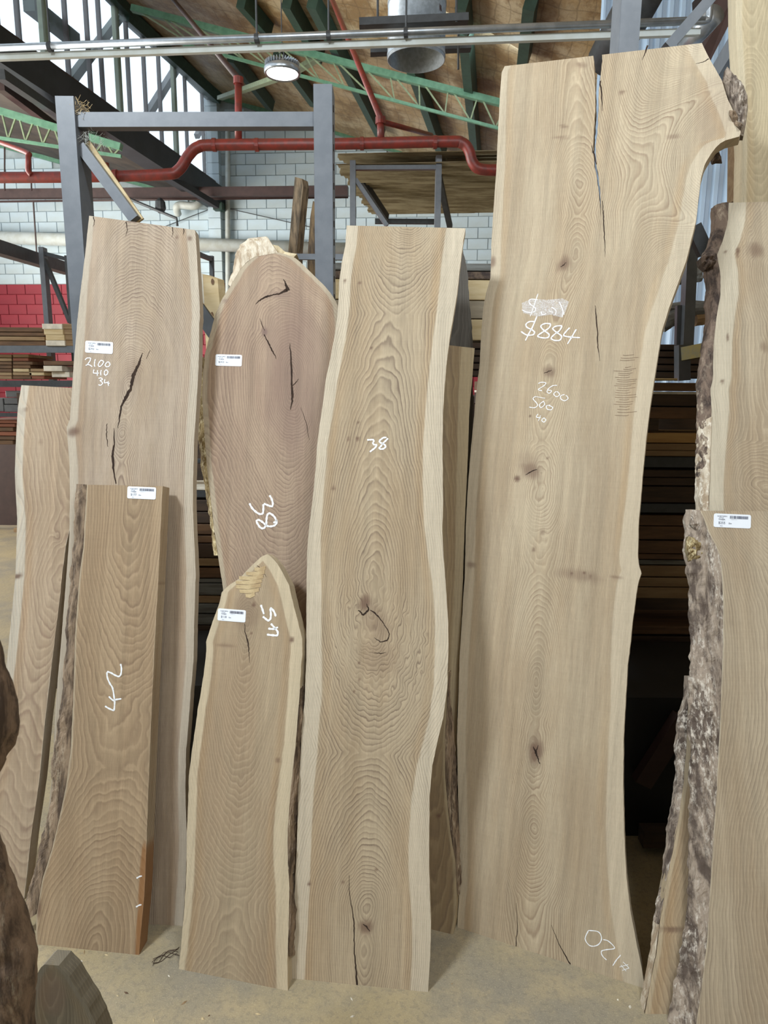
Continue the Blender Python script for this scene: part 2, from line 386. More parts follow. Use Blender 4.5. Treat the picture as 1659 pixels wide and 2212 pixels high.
    for k in stains:
        ku, kv = pl.uv(k[0], k[1]); q = ((U - ku) / k[2]) ** 4 + ((V - kv) / k[3]) ** 4 + .5 * vnoise(U * 60, V * 25, seed + 35)
        stain = np.maximum(stain, k[4] / (1 + np.exp((q - 1) * 6)))
    P = pl.o[None, None, :] + U[..., None] * pl.eu + V[..., None] * pl.ev
    idx = np.arange(nv * nu).reshape(nv, nu)
    faces = []
    for a, b in groups:
        q = np.stack([idx[:-1, a:b - 1], idx[:-1, a + 1:b], idx[1:, a + 1:b], idx[1:, a:b - 1]], -1).reshape(-1, 4); faces += q.tolist()
    verts = P.reshape(-1, 3); at = {'gold': gold.reshape(-1), 'ring': ring.reshape(-1), 'sap': sap.reshape(-1), 'knot': knot.reshape(-1), 'stain': stain.reshape(-1)}
    grain = np.stack([U + seed * 1.7, V + seed * .9, U * 0], -1).reshape(-1, 3)
    base = nv * nu; bv_, ba, bg_ = [], {k: [] for k in at}, []
    cols = [c for g in groups for c in (g[0], g[1] - 1)]; bi = {}
    for c in cols:
        bi[c] = np.arange(nv) + base + len(bv_) * nv
        bv_.append(P[:, c] - pl.n * T)
        for k in at: ba[k].append(at[k].reshape(nv, nu)[:, c] + (T * freq * .8 if k == 'ring' else 0))
        bg_.append(grain.reshape(nv, nu, 3)[:, c] + np.array([T, 0, 0]))
    verts = np.concatenate([verts] + bv_); grain = np.concatenate([grain] + bg_)
    for k in at: at[k] = np.concatenate([at[k]] + ba[k])
    for a, b in groups:
        b -= 1; A = bi[a]; B = bi[b]; fa = idx[:, a]; fb = idx[:, b]
        for j in range(nv - 1):
            faces.append([int(B[j]), int(A[j]), int(A[j + 1]), int(B[j + 1])])
            faces.append([int(A[j]), int(fa[j]), int(fa[j + 1]), int(A[j + 1])])
            faces.append([int(fb[j]), int(B[j]), int(B[j + 1]), int(fb[j + 1])])
        faces.append([int(i) for i in idx[0, a:b + 1][::-1]] + [int(A[0]), int(B[0])])
        faces.append([int(i) for i in idx[-1, a:b + 1]] + [int(B[-1]), int(A[-1])])
    me = bpy.data.meshes.new(name); me.from_pydata(verts.tolist(), [], faces)
    for k, x in at.items():
        q = me.attributes.new(k, 'FLOAT', 'POINT'); q.data.foreach_set('value', x.astype(np.float32))
    q = me.attributes.new('grain', 'FLOAT_VECTOR', 'POINT'); q.data.foreach_set('vector', grain.astype(np.float32).reshape(-1))
    me.update(); me.materials.append(mat)
    o = bpy.data.objects.new(name, me); COL.objects.link(o)
    if label: tag(o, label, cat, group)
    if parent: o.parent = parent
    o_pl = pl; return o, o_pl

def bark(root, pl, inner, outer, T, mat, amp=.004, seed=3, name='bark', label=None, nk=14, dv=.007):
    I = [pl.uv(*p) for p in inner][::1]; O = [pl.uv(*p, off=-T * .8) for p in outer]
    if I[0][1] > I[-1][1]: I = I[::-1]
    if O[0][1] > O[-1][1]: O = O[::-1]
    v0 = min(I[0][1], O[0][1]); v1 = max(I[-1][1], O[-1][1]); n = max(4, int((v1 - v0) / dv)); t = np.linspace(0, 1, n)
    iu, iv = interp_curve(I, t, .01, v1 - v0, seed, .001); ou, ov = interp_curve(O, t, .01, v1 - v0, seed + 3, .003)
    Vt, G = [], []; sg = 1 if np.mean(iu) > np.mean(ou) else -1
    for j in range(n):
        for k in range(nk + 1):
            s_ = k / nk; a = s_ * math.pi / 2; lat = math.sin(a); dep = (1 - math.cos(a)) * T * .85
            u = iu[j] * (1 - lat) + ou[j] * lat; v = iv[j] * (1 - lat) + ov[j] * lat
            nn = amp * (float(fbm(np.array(u * 60 + s_ * 3), np.array(v * 12), seed, 3)) * 1.3 + .5 * float(vnoise(np.array(s_ * 9), np.array(v * 70), seed + 8)))
            edge = min(1, s_ * 5); nn *= edge
            Vt.append(pl.P(u - sg * nn * lat, v, -dep + nn * math.cos(a) + .0006)); G.append((u + s_ * .02, v, dep))
        Vt.append(pl.P(iu[j], iv[j], -T)); G.append((iu[j], iv[j], T))
    w_ = nk + 2; fc = []
    for j in range(n - 1):
        for k in range(w_):
            k2 = (k + 1) % w_; f = [j * w_ + k, j * w_ + k2, (j + 1) * w_ + k2, (j + 1) * w_ + k]; fc.append(f if sg < 0 else f[::-1])
    fc.append(list(range(w_))); fc.append([(n - 1) * w_ + k for k in range(w_)][::-1])
    o = mesh_obj(name, Vt, fc, mat, root)
    q = o.data.attributes.new('grain', 'FLOAT_VECTOR', 'POINT'); q.data.foreach_set('vector', np.array(G, np.float32).reshape(-1))
    if label: o['label'] = label
    return o

def crack(root, pl, pts, wpx, mat=None, seed=0, name='crack', off=.0004):
    """pts [(px,py)], wpx list or number of widths in px"""
    mat = mat or M_CRACK; n = len(pts); wl = wpx if isinstance(wpx, (list, tuple)) else [wpx * math.sin(math.pi * (i + .3) / (n - .4)) for i in range(n)]
    uv = [pl.uv(*p) for p in pts]; sc = abs(pl.uv(pts[0][0] + 100, pts[0][1])[0] - uv[0][0]) / 100
    T_ = np.linspace(0, n - 1, (n - 1) * 7 + 1); u = np.interp(T_, range(n), [a for a, b in uv]); v = np.interp(T_, range(n), [b for a, b in uv]); ww = np.interp(T_, range(n), wl) * sc
    V_, f = [], []
    for i in range(len(T_)):
        j = min(i, len(T_) - 2); d = np.array([u[j + 1] - u[j], v[j + 1] - v[j]]); d /= (np.linalg.norm(d) + 1e-9); nn = np.array([-d[1], d[0]])
        jt = sc * 1.0 * float(vnoise(np.array(i * .8), np.array(seed * 3.3), seed)); h1 = ww[i] / 2 * (1 + .4 * float(vnoise(np.array(i * .9), np.array(1.5), seed + 4))); h2 = ww[i] / 2 * (1 + .4 * float(vnoise(np.array(i * .9), np.array(6.5), seed + 4)))
        for hh in (h1, -h2):
            V_.append(pl.P(u[i] + nn[0] * (hh + jt), v[i] + nn[1] * (hh + jt), off))
        for hh in (h1 * .4, -h2 * .4):
            V_.append(pl.P(u[i] + nn[0] * (hh + jt), v[i] + nn[1] * (hh + jt), -.004))
    for i in range(len(T_) - 1):
        a = i * 4; b = a + 4
        f += [[a, a + 1, b + 1, b], [a + 2, b + 2, b + 3, a + 3], [a, b, b + 2, a + 2], [a + 1, a + 3, b + 3, b + 1]]
    return mesh_obj(name, V_, f, mat, root)

def chalk(root, pl, strokes, wpx=3.0, name='chalk_writing', mat=None, label=None, off=.0009):
    m = MB(); 
    for st in strokes:
        uv = smooth_path([np.array(pl.uv(*p)) for p in st], 4) if len(st) > 2 else [np.array(pl.uv(*p)) for p in st]
        sc = abs(pl.uv(st[0][0] + 100, st[0][1])[0] - pl.uv(*st[0])[0]) / 100; h = wpx * sc / 2; V_, f = [], []
        for i, p in enumerate(uv):
            d = uv[min(i + 1, len(uv) - 1)] - uv[max(i - 1, 0)]; d = d / (np.linalg.norm(d) + 1e-9); nn = np.array([-d[1], d[0]])
            hh = h * (1 + .18 * math.sin(i * 1.7)) * (.6 if i in (0, len(uv) - 1) else 1)
            for s_ in (1, -1):
                q = p + nn * hh * s_; V_.append(pl.P(q[0], q[1], off))
        for i in range(len(uv) - 1): f.append([2 * i, 2 * i + 1, 2 * i + 3, 2 * i + 2])
        m.add(V_, f)
    o = m.obj(name, mat or M_CHALK, root)
    if label: o['label'] = label
    return o
def rs(strokes, ox, oy, k): return [[(ox + x / k, oy + y / k) for x, y in s] for s in strokes]

def text_mesh(s, size):
    c = bpy.data.curves.new('t', 'FONT'); c.body = s; c.size = size; c.resolution_u = 2; c.fill_mode = 'FRONT'
    o = bpy.data.objects.new('t', c); COL.objects.link(o); dg = bpy.context.evaluated_depsgraph_get(); dg.update()
    me = bpy.data.meshes.new_from_object(o.evaluated_get(dg)); bpy.data.objects.remove(o)
    v = [(p.co.x, p.co.y) for p in me.vertices]; f = [list(p.vertices) for p in me.polygons]; bpy.data.meshes.remove(me); return v, f
def sticker(root, pl, tl, tr, br_, bl_, price, seed):
    q = [np.array(pl.uv(*p)) for p in (tl, tr, br_, bl_)]; ex = q[1] - q[0]; ey = q[3] - q[0]
    W = np.linalg.norm(ex); Hh = np.linalg.norm(ey); ex = ex / W; ey = ey / Hh
    def at(x, y, off): p = q[0] + ex * x * W + ey * y * Hh; return pl.P(p[0], p[1], off)
    c = []; rad = .05
    for cx, cy, a0 in ((1 - rad, rad * W / Hh, -90), (1 - rad, 1 - rad * W / Hh, 0), (rad, 1 - rad * W / Hh, 90), (rad, rad * W / Hh, 180)):
        for a in (0, 30, 60, 90):
            an = math.radians(a0 + a); c.append((cx + rad * math.cos(an), cy + rad * W / Hh * math.sin(an)))
    n = len(c); v = [at(x, y, .0012) for x, y in c] + [at(x, y, -.0004) for x, y in c]
    f = [list(range(n))[::-1], list(range(n, 2 * n))] + [[i, (i + 1) % n, n + (i + 1) % n, n + i] for i in range(n)]
    s = mesh_obj('price_sticker', v, f, M_STICK, root); s['label'] = 'white barcode price sticker reading ' + price + ' Elm'
    rr = random.Random(seed); m = MB(); x = .43
    while x < .92:
        bw = rr.choice([.006, .009, .014, .02]); m.add([at(x, .13, .0018), at(x + bw, .13, .0018), at(x + bw, .34, .0018), at(x, .34, .0018)], [[0, 3, 2, 1]]); x += bw + rr.choice([.006, .008, .012])
    m.obj('barcode', M_BLACK, s); m = MB()
    for txt, x, y, sz in (('NORTHERN', .09, .23, .13), ('STYLE', .14, .34, .12), ('TIMBER', .12, .48, .15), (price, .12, .75, .25), ('Elm', .40, .74, .15), ('Each', .17, .92, .1), ('1 2 0 0 4 1 1 2', .45, .43, .075)):
        tv, tf = text_mesh(txt, sz * Hh)
        m.add([at(x + a / W, y - b / Hh, .0018) for a, b in tv], tf)
    m.obj('lettering', M_BLACK, s)
    return s

# ================================================================== THE SETTING
Z1 = np.array([0, 0, 1.])
D = ray(1075, 834); D[2] = 0; D = nrm(D)                       # direction in which the hall runs away
WY = 14.4; wa = math.radians(5); WN = np.array([-math.sin(wa), -math.cos(wa), 0]); WO = np.array([0, WY, 0.])
WE = np.array([math.cos(wa), -math.sin(wa), 0])                # along the back wall, to the right
def WP(px, py, off=0.0): return hit(px, py, WO + WN * off, WN)
m = MB(); m.box((0, 8, -.05), (14, 0, 0), (0, 14, 0), (0, 0, .05)); fl = m.obj('floor', M_FLOOR); fl['kind'] = 'structure'
zr = WP(300, 613)[2]                                           # top of the red band
def sz(px, py): p = WP(px, py); return float(np.dot(p - WO, WE)), float(p[2])
_a = sz(462, 205); _b = sz(1025, 375); _c = sz(450, 436); _d = sz(0, 312)
def roof_z(s_):
    if s_ > _a[0] - .02: return _a[1] + (s_ - _a[0]) * (_b[1] - _a[1]) / (_b[0] - _a[0])
    return _c[1] + (s_ - _c[0]) * (_d[1] - _c[1]) / (_d[0] - _c[0])
prof = [(-11, zr), (11, zr), (11, roof_z(11)), (_a[0] + .0, _a[1]), (_a[0] - .03, roof_z(_a[0] - .03)), (-11, roof_z(-11))]
m = MB(); m.add([WO + WE * a + Z1 * b - WN * .02 for a, b in prof] + [WO + WE * a + Z1 * b - WN * .22 for a, b in prof], [list(range(6)), list(range(11, 5, -1))] + [[i, i + 6, (i + 1) % 6 + 6, (i + 1) % 6] for i in range(6)])
wb = m.obj('wall_back', M_MORT); wb['kind'] = 'structure'
m = MB(); m.box(WO - WN * .12 + Z1 * (zr / 2), WE * 11, WN * .10, Z1 * zr / 2); m.obj('lower_render', M_MORTR, wb)
rows = []; ch = .205; bl_ = .402; dz0 = zr % ch
for j in range(int((zr + 6.4) / ch)):
    z = zr + (j - int(zr / ch)) * ch
    for i in range(-26, 22):
        s0 = i * bl_ + (bl_ / 2 if j % 2 else 0)
        c = WO + WE * (s0 + bl_ / 2) + Z1 * (z + ch / 2) ; px, py, zz = project(c)
        if z + ch * .9 < min(roof_z(s0), roof_z(s0 + bl_)): rows.append((c, z + .01 < zr, px, py))
def block_v(c, grow=0):
    hx = bl_ / 2 - .0035; hz = ch / 2 - .0035; b = .004
    fr = [c + WE * sx * (hx - b) + Z1 * sz * (hz - b) + WN * .008 for sx, sz in ((-1, -1), (1, -1), (1, 1), (-1, 1))]
    bk = [c + WE * sx * hx + Z1 * sz * hz - WN * .03 for sx, sz in ((-1, -1), (1, -1), (1, 1), (-1, 1))]
    return fr + bk, [[0, 1, 2, 3], [0, 4, 5, 1], [1, 5, 6, 2], [2, 6, 7, 3], [3, 7, 4, 0]]
vis = [r for r in rows if -20 < r[2] < 1100 and 215 < r[3] < 745 and not (195 < r[2] < 415 and r[3] > 500) and not (750 < r[2] < 1000 and r[3] > 495) and not (520 < r[2] < 720 and r[3] > 560)
       and not (r[2] > 1070) and not (r[3] < 205 + max(0, (r[2] - 462)) * .30) and not (r[2] < 450 and r[3] < 312 + r[2] * .27) and not (130 < r[2] < 180 and r[3] < 700)]
vis = sorted(vis, key=lambda r: abs(r[3] - 500))[:300]; vs_ = set(id(r) for r in vis)
bmesh_cache = {}
for r in rows:
    if id(r) in vs_:
        key = r[1]
        if key not in bmesh_cache:
            v, f = block_v(np.zeros(3)); me = bpy.data.meshes.new('concrete_block'); me.from_pydata([tuple(x) for x in v], [], f); me.materials.append(M_BLOCKR if key else M_BLOCKW); bmesh_cache[key] = me
        o = bpy.data.objects.new('concrete_block', bmesh_cache[key]); COL.objects.link(o); o.location = r[0]; o.parent = wb
for red in (True, False):
    m = MB()
    for r in rows:
        if id(r) not in vs_ and r[1] == red: m.add(*block_v(r[0]))
    o = m.obj('blockwork', M_BLOCKR if red else M_BLOCKW, wb); o['kind'] = 'stuff'
M_HALL = simple('hall_wall_paint', (.42, .38, .32), .85, sc=2)
m = MB(); m.box((0, -6.1, 2.2), (9.2, 0, 0), (0, .1, 0), (0, 0, 2.2)); o = m.obj('wall_front', M_HALL); o['kind'] = 'structure'
m = MB(); m.box((-9.1, -1.4, 2.2), (.1, 0, 0), (0, 4.6, 0), (0, 0, 2.2)); m.box((-9.1, 13.2, 2.2), (.1, 0, 0), (0, 1.2, 0), (0, 0, 2.2)); o = m.obj('wall_left', M_HALL); o['kind'] = 'structure'
m = MB(); m.box((8.6, 4.0, 2.2), (.1, 0, 0), (0, 10.1, 0), (0, 0, 2.2)); o = m.obj('wall_right', M_HALL); o['kind'] = 'structure'
# pilaster of the back wall
m = MB()
a = WP(474, 613); zt = WP(474, 232)[2]; z = zr
pil = empty('trim_1'); pil['kind'] = 'structure'
while z < zt:
    m = MB(); m.box(WO + WE * np.dot(a - WO, WE) + Z1 * (z + .1) + WN * .08, WE * .125, WN * .10, Z1 * .098); m.obj('concrete_block', M_BLOCKW, pil); z += .205
m = MB(); m.box(WO + WE * np.dot(a - WO, WE) + Z1 * (zr / 2) + WN * .08, WE * .125, WN * .10, Z1 * (zr / 2)); m.obj('pilaster_base', M_BLOCKR, pil)
m = MB(); m.tube([WP(492, 1000, .12), WP(492, 250, .12)], .05, 10); o = m.obj('downpipe', M_PALE, None, True); tag(o, 'pale vertical downpipe beside the wall pilaster', 'pipe')

# roof linings
def quad_sheet(name, A, e1, l1, e2, l2, mat, n1=90, n2=90, amp=.05, seed=3, th=.02, nh=None):
    nn = nrm(np.cross(e1, e2)); nn = nn if nn[2] > 0 else -nn
    s = np.linspace(0, 1, n1); t = np.linspace(0, 1, n2); S, T_ = np.meshgrid(s, t)
    hh = amp * (fbm(S * l1 * 1.1, T_ * l2 * .9, seed, 3) - .35 * np.abs(np.sin(S * l1 * math.pi / 1.15)))
    P = A + S[..., None] * l1 * e1 + T_[..., None] * l2 * e2 + hh[..., None] * nn
    idx = np.arange(n1 * n2).reshape(n2, n1)
    f = np.stack([idx[:-1, :-1], idx[:-1, 1:], idx[1:, 1:], idx[1:, :-1]], -1).reshape(-1, 4).tolist()
    b = n1 * n2; V = P.reshape(-1, 3).tolist() + [tuple(A + i * l1 * e1 + j * l2 * e2 + nn * .12) for i, j in ((0, 0), (1, 0), (1, 1), (0, 1))]
    f.append([b, b + 1, b + 2, b + 3])
    o = mesh_obj(name, V, f, mat, None, True); o['kind'] = 'structure'
    q = o.data.attributes.new('grain', 'FLOAT_VECTOR', 'POINT'); G = np.zeros((len(V), 3), np.float32); G[:b, 0] = (S * l1).reshape(-1); G[:b, 1] = (T_ * l2).reshape(-1); q.data.foreach_set('vector', G.reshape(-1))
    return o
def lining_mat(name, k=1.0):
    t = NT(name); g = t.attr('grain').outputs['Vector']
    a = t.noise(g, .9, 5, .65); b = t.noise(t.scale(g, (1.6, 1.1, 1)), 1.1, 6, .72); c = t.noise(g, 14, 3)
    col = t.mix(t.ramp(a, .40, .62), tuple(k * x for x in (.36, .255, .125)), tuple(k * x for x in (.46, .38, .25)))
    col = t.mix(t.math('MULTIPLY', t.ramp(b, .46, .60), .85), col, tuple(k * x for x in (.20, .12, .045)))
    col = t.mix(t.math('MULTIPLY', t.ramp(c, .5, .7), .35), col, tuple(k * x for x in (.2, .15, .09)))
    w_ = t.noise(g, 1.6, 2)
    wd = t.N.new('ShaderNodeVectorMath'); wd.operation = 'MULTIPLY_ADD'; t.t.links.new(t.mix(0.0, t.N.new('ShaderNodeTexNoise').outputs['Color'], (0, 0, 0)), wd.inputs[0]); wd.inputs[1].default_value = (0, 0, 0); t.t.links.new(g, wd.inputs[2])
    sp = t.N.new('ShaderNodeSeparateXYZ'); t.t.links.new(g, sp.inputs[0])
    def wire(s, per, off): 
        fr = t.math('FRACT', t.math('ADD', t.math('DIVIDE', s, per), t.math('MULTIPLY', w_, off)))
        return t.math('SUBTRACT', 1.0, t.ramp(t.math('ABSOLUTE', t.math('SUBTRACT', fr, .5)), .0, .07))
    wr = t.math('MAXIMUM', wire(sp.outputs[0], .17, .9), wire(sp.outputs[1], .32, .7))
    col = t.mix(t.math('MULTIPLY', wr, .4), col, (.07, .05, .03))
    t.set(t.b.inputs['Base Color'], col); t.b.inputs['Roughness'].default_value = .55; t.bump(b, .5, .05); return t.m
M_LIN = lining_mat('stained_roof_lining'); 
A1 = WP(500, 217); B1 = WP(1025, 375); R1e = nrm(B1 - A1); A0 = WP(462, 205)
A0 = A1 + R1e * (-abs(np.dot(A0 - A1, R1e))); R1n = nrm(np.cross(R1e, D)); R1n = R1n if R1n[2] > 0 else -R1n
def R1(px, py, off=0.0): return hit(px, py, A1 - R1n * off, R1n)
# roof lining starts at the back wall and comes forward
quad_sheet('ceiling', A0 + D * .1, R1e, 13.5, -D, 20, M_LIN, 150, 160, .05, 5)
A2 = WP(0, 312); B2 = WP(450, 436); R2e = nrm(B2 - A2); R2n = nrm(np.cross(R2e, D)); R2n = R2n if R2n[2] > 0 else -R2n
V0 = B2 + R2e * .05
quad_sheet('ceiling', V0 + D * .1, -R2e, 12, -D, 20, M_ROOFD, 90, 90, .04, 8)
def wall_trim(n, p, q, mat, w_=.14, d=.1, off=.1):
    m = MB(); m.beam(p + WN * off, q + WN * off, d, w_); o = m.obj('trim_%d' % n, mat); o['kind'] = 'structure'
wall_trim(2, A0, B1 + R1e * 3, M_GREEN); wall_trim(3, A2 - R2e * 2, B2, M_GREEN)

# saw-tooth glazing between the two roofs
GL = WP(462, 402); zb = GL[2]; Gn = nrm(np.cross(D, Z1))       # vertical plane along D through the ridge
def G(px, py, off=0): return hit(px, py, A0 + Gn * off, Gn)
ztop = A0[2] - .12
tpane = NT('clear_corrugated_glazing'); t = tpane
tr = t.n('ShaderNodeBsdfTransparent'); tr.inputs[0].default_value = (.95, .98, 1, 1); tl = t.n('ShaderNodeBsdfTranslucent'); tl.inputs[0].default_value = (.9, .93, .95, 1)
mx = t.n('ShaderNodeMixShader'); mx.inputs[0].default_value = .2; t.t.links.new(tr.outputs[0], mx.inputs[1]); t.t.links.new(tl.outputs[0], mx.inputs[2]); t.t.links.new(mx.outputs[0], t.out.inputs[0])
M_PANE = t.m
win = empty('window_1', tuple(A0)); win['kind'] = 'structure'; win.location = (0, 0, 0)
def along(px):  # distance from the wall along -D, for the mullion whose foot is at image column px
    yl = 402 + (px - 462) * .705; p = G(px, yl); return float(np.dot(p - A0, -D))
ms = [(448, 0), (412, 0), (388, 1), (357, 0), (325, 0), (290, 0), (268, 1), (232, 0), (205, 0), (158, 0), (108, 1), (52, 0), (5, 0)]
ds = [0.02] + [along(x) for x, _ in ms] + [12.0]
for i in range(len(ds) - 1):
    d0, d1 = ds[i], ds[i + 1]; m = MB(); n = max(6, int((d1 - d0) / .03)); n = min(n, 40); V_ = []
    for k in range(n + 1):
        for zz in (zb, ztop):
            p = A0 - D * (d0 + (d1 - d0) * k / n) + Gn * .012 * math.sin(k * 2.1); V_.append(np.array([p[0], p[1], zz]))
    m.add(V_, [[2 * k, 2 * k + 2, 2 * k + 3, 2 * k + 1] for k in range(n)]); m.obj('window_pane', M_PANE, win, True)
for (x, g_), d_ in zip(ms, ds[1:-1]):
    p = A0 - D * d_; m = MB(); wd = .10 if g_ else .035
    m.box(np.array([p[0], p[1], (zb + ztop) / 2]) - Gn * .05, D * wd / 2, Gn * .03, Z1 * (ztop - zb) / 2); m.obj('mullion', M_GREENL if g_ else M_BROWN, win)
m = MB(); m.beam(np.array([*A0[:2], zb]), np.array([*(A0 - D * 12)[:2], zb]), .10, .09); m.obj('window_sill', M_BROWN, win)
m = MB(); m.beam(A0 - Z1 * .02, A0 - D * 12 - Z1 * .02, .16, .26); o = m.obj('ridge_purlin', M_GREEND); tag(o, 'dark green ridge beam along the top of the roof glazing', 'beam')
gz = zb - .05; g2 = WP(462, 440)[2]
m = MB(); m.box(np.array([*(A0 - D * 6)[:2], (gz + g2) / 2 - .05]) + Gn * .0, D * 6, Gn * .16, Z1 * ((gz - g2) / 2 + .05)); o = m.obj('box_gutter', M_GUT); tag(o, 'dark grey box gutter below the roof glazing', 'gutter')

# ridge to valley braces across the glazing (dark green)
def gbrace(label, a, b, mat=M_GREEND, wd=.09, off=.22, name='roof_brace'):
    m = MB(); sgn = -1 if np.dot(Gn, np.array([1, 0, 0])) > 0 else 1
    pa = G(*a, off=-off * 1.0 * sgn * -1); pb = G(*b, off=-off * sgn * -1); m.beam(pa, pb, wd, wd); o = m.obj(name, mat); tag(o, label, 'beam')
gbrace('dark green diagonal brace rising to the ridge node in front of the glazing', (262, 30), (130, 205), M_GREEND, .11)
gbrace('grey diagonal brace in front of the small end panes of the glazing', (384, 143), (318, 250), M_STEELD, .11)
gbrace('dark beam crossing the top left corner of the glazing', (62, 8), (162, 88), M_GREEND, .16)
gbrace('short dark brace beside the last glazing pane by the white wall', (462, 222), (425, 295), M_STEELD, .09)
# purlins under the lining
PUR = [((522, 0), (580, 66), 'dark green purlin left of the hanging lamp'), ((621, 0), (690, 122), 'dark green purlin just right of the hanging lamp'), ((500, 121), (585, 228), 'dark green purlin low behind the hanging lamp'),
       ((676, 0), (823, 290), 'long dark green purlin beside the sloping red pipe'), ((868, 75), (956, 331), 'dark green purlin beneath the round duct'), ((1000, 0), (1030, 350), 'dark green purlin right of the round duct'),
       ((600, 110), (680, 220), 'dark green purlin behind the left rack post'), ((270, 30), (470, 212), 'heavy dark green rafter along the upper glazing edge'), ((1148, 0), (1132, 130), 'dark green purlin above the big cracked slab')]
for a, b, lb in PUR:
    m = MB(); wd = .12 if 'heavy' not in lb else .17
    m.beam(R1(*a, off=.12), R1(*b, off=.12), wd, .18, up=tuple(R1n)); o = m.obj('roof_purlin', M_GREEND); tag(o, lb, 'beam')
# lattice trusses
def truss(label, top, bot, n, fn, mat=M_GREEN, tw=.08, bw=.035, ww=.018, web=M_GREENL):
    root = empty('roof_truss'); tag(root, label, 'truss')
    T0, T1 = fn(*top[0]), fn(*top[1]); B0, B1_ = fn(*bot[0]), fn(*bot[1])
    m = MB(); m.beam(T0, T1, tw, tw); m.obj('top_chord', mat, root)
    m = MB(); m.beam(B0, B1_, bw, bw); m.obj('bottom_chord', mat, root)
    for i in range(n):
        a = T0 + (T1 - T0) * (i + .15) / n; b = B0 + (B1_ - B0) * (i + .55) / n; c = T0 + (T1 - T0) * (i + 1.0) / n
        m = MB(); m.beam(a, b, ww, ww); m.obj('web_bar', web, root); m = MB(); m.beam(b, c, ww, ww); m.obj('web_bar', web, root)
q = R1(640, 100, .25); yT = float(q[1])
def atT(px, py): return hit(px, py, q, np.array([math.sin(-wa), -math.cos(wa), 0]))
truss('long green lattice truss under the stained roof lining', ((285, 18), (1095, 226)), ((395, 96), (1095, 282)), 13, atT)
q2 = hit(80, 262, A2 - R2n * .35, R2n)
def atL(px, py): return hit(px, py, q2, np.array([math.sin(-wa), -math.cos(wa), 0]))
truss('short green lattice truss in the dark roof at far left', ((-40, 228), (262, 318)), ((-40, 292), (262, 338)), 8, atL)
for a, b, lb in (((475, 212), (600, 168), 'pale green tie from the wall post up towards the lamp'), ((628, 160), (690, 123), 'pale green tie right of the hanging lamp')):
    m = MB(); m.beam(R1(*a, off=.3), atT(*b), .1, .06); o = m.obj('roof_tie', M_GREENL); tag(o, lb, 'beam')
for a, b, d_, lb, mt in (((0, 160), (150, 262), 8, 'upper dark beam under the left roof', M_STEELD), ((209, 287), (470, 445), 11.5, 'long grey green strut down to the wall pilaster', M_GUT), ((0, 185), (140, 290), 9, 'lower dark brown beam under the left roof', M_BROWN),
                     ((180, 285), (262, 322), 10, 'green plate beam behind the left rack post', M_GREEN)):
    m = MB(); m.beam(PY(*a, d_), PY(*b, d_ + 2.0), .1, .1); o = m.obj('roof_strut', mt); tag(o, lb, 'beam')
m = MB(); m.box(WP(473, 447, .25), WE * .09, WN * .1, Z1 * .07); o = m.obj('strut_bracket', M_GREEND); tag(o, 'dark green bracket holding the strut on the pilaster', 'bracket')

# right wall of ribbed clear sheets
def rib_wall():
    root = empty('wall_right'); root['kind'] = 'structure'; Yr = 6.6
    a = PY(1395, 900, Yr)[0]; x = a - .6; k = 0
    while x < a + 2.6:
        m = MB(); V_ = []; n = 24; wd = .36
        for j in range(n + 1):
            xx = x + wd * j / n; prof = .014 * (1 if (j % 6) in (0, 1, 2) else -1) + (.02 if j in (1, 2) else 0)
            for zz in (1.0, 5.6): V_.append((xx, Yr - prof + (xx - a) * -.35, zz))
        m.add(V_, [[2 * j, 2 * j + 2, 2 * j + 3, 2 * j + 1] for j in range(n)]); m.obj('wall_sheet', M_SHEET, root); x += wd; k += 1
t = NT('blue_white_sheet'); M_SHEET = t.m
t.b.inputs['Base Color'].default_value = (.56, .76, .98, 1); t.b.inputs['Roughness'].default_value = .35
tl = t.n('ShaderNodeBsdfTranslucent'); tl.inputs[0].default_value = (.72, .85, 1, 1); mx = t.n('ShaderNodeMixShader'); mx.inputs[0].default_value = .4
t.t.links.new(t.b.outputs[0], mx.inputs[1]); t.t.links.new(tl.outputs[0], mx.inputs[2]); t.t.links.new(mx.outputs[0], t.out.inputs[0])
rib_wall()
# things up in the top right corner
def pbeam(name, label, cat, a, b, Ya, Yb, w_, h_, mat, group=None, parent=None):
    if parent is not None:
        m = MB(); m.beam(PY(*a, Ya), PY(*b, Yb), w_, h_); return m.obj(name, mat, parent)
    m = MB(); m.beam(PY(*a, Ya), PY(*b, Yb), w_, h_); return tag(m.obj(name, mat), label, cat, group)
pbeam('wall_girt', 'blue grey sloping steel girt beside the ribbed wall', 'beam', (1548, 190), (1660, 20), 5.2, 3.8, .16, .13, M_STEEL)
m = MB(); m.add([PY(1500, 0, 5.6), PY(1592, -20, 5.0), PY(1592, 20, 5.0), PY(1525, 150, 5.6), PY(1505, 130, 5.6)], [[0, 1, 2, 3, 4]])
v = m.v; m.add([p + np.array([0, .04, 0]) for p in v[:5]], [[4, 3, 2, 1, 0]]); m.f += [[i, 5 + i, 5 + (i + 1) % 5, (i + 1) % 5] for i in range(5)]
tag(m.obj('roof_panel', M_BROWN), 'dark brown roof panel in the top right corner', 'panel')
m = MB(); m.tube([PY(1480, 102, 4.9), PY(1545, 30, 4.6)], .06, 14); tag(m.obj('pipe', M_SILV, None, True), 'fat silver pipe rising behind the top of the big cracked slab', 'pipe')
m = MB(); m.tube([PY(1310, 130, 6.0), PY(1390, -20, 5.4)], .15, 18); tag(m.obj('round_duct', M_STEELD, None, True), 'dark round duct behind the steel post at top right', 'duct')

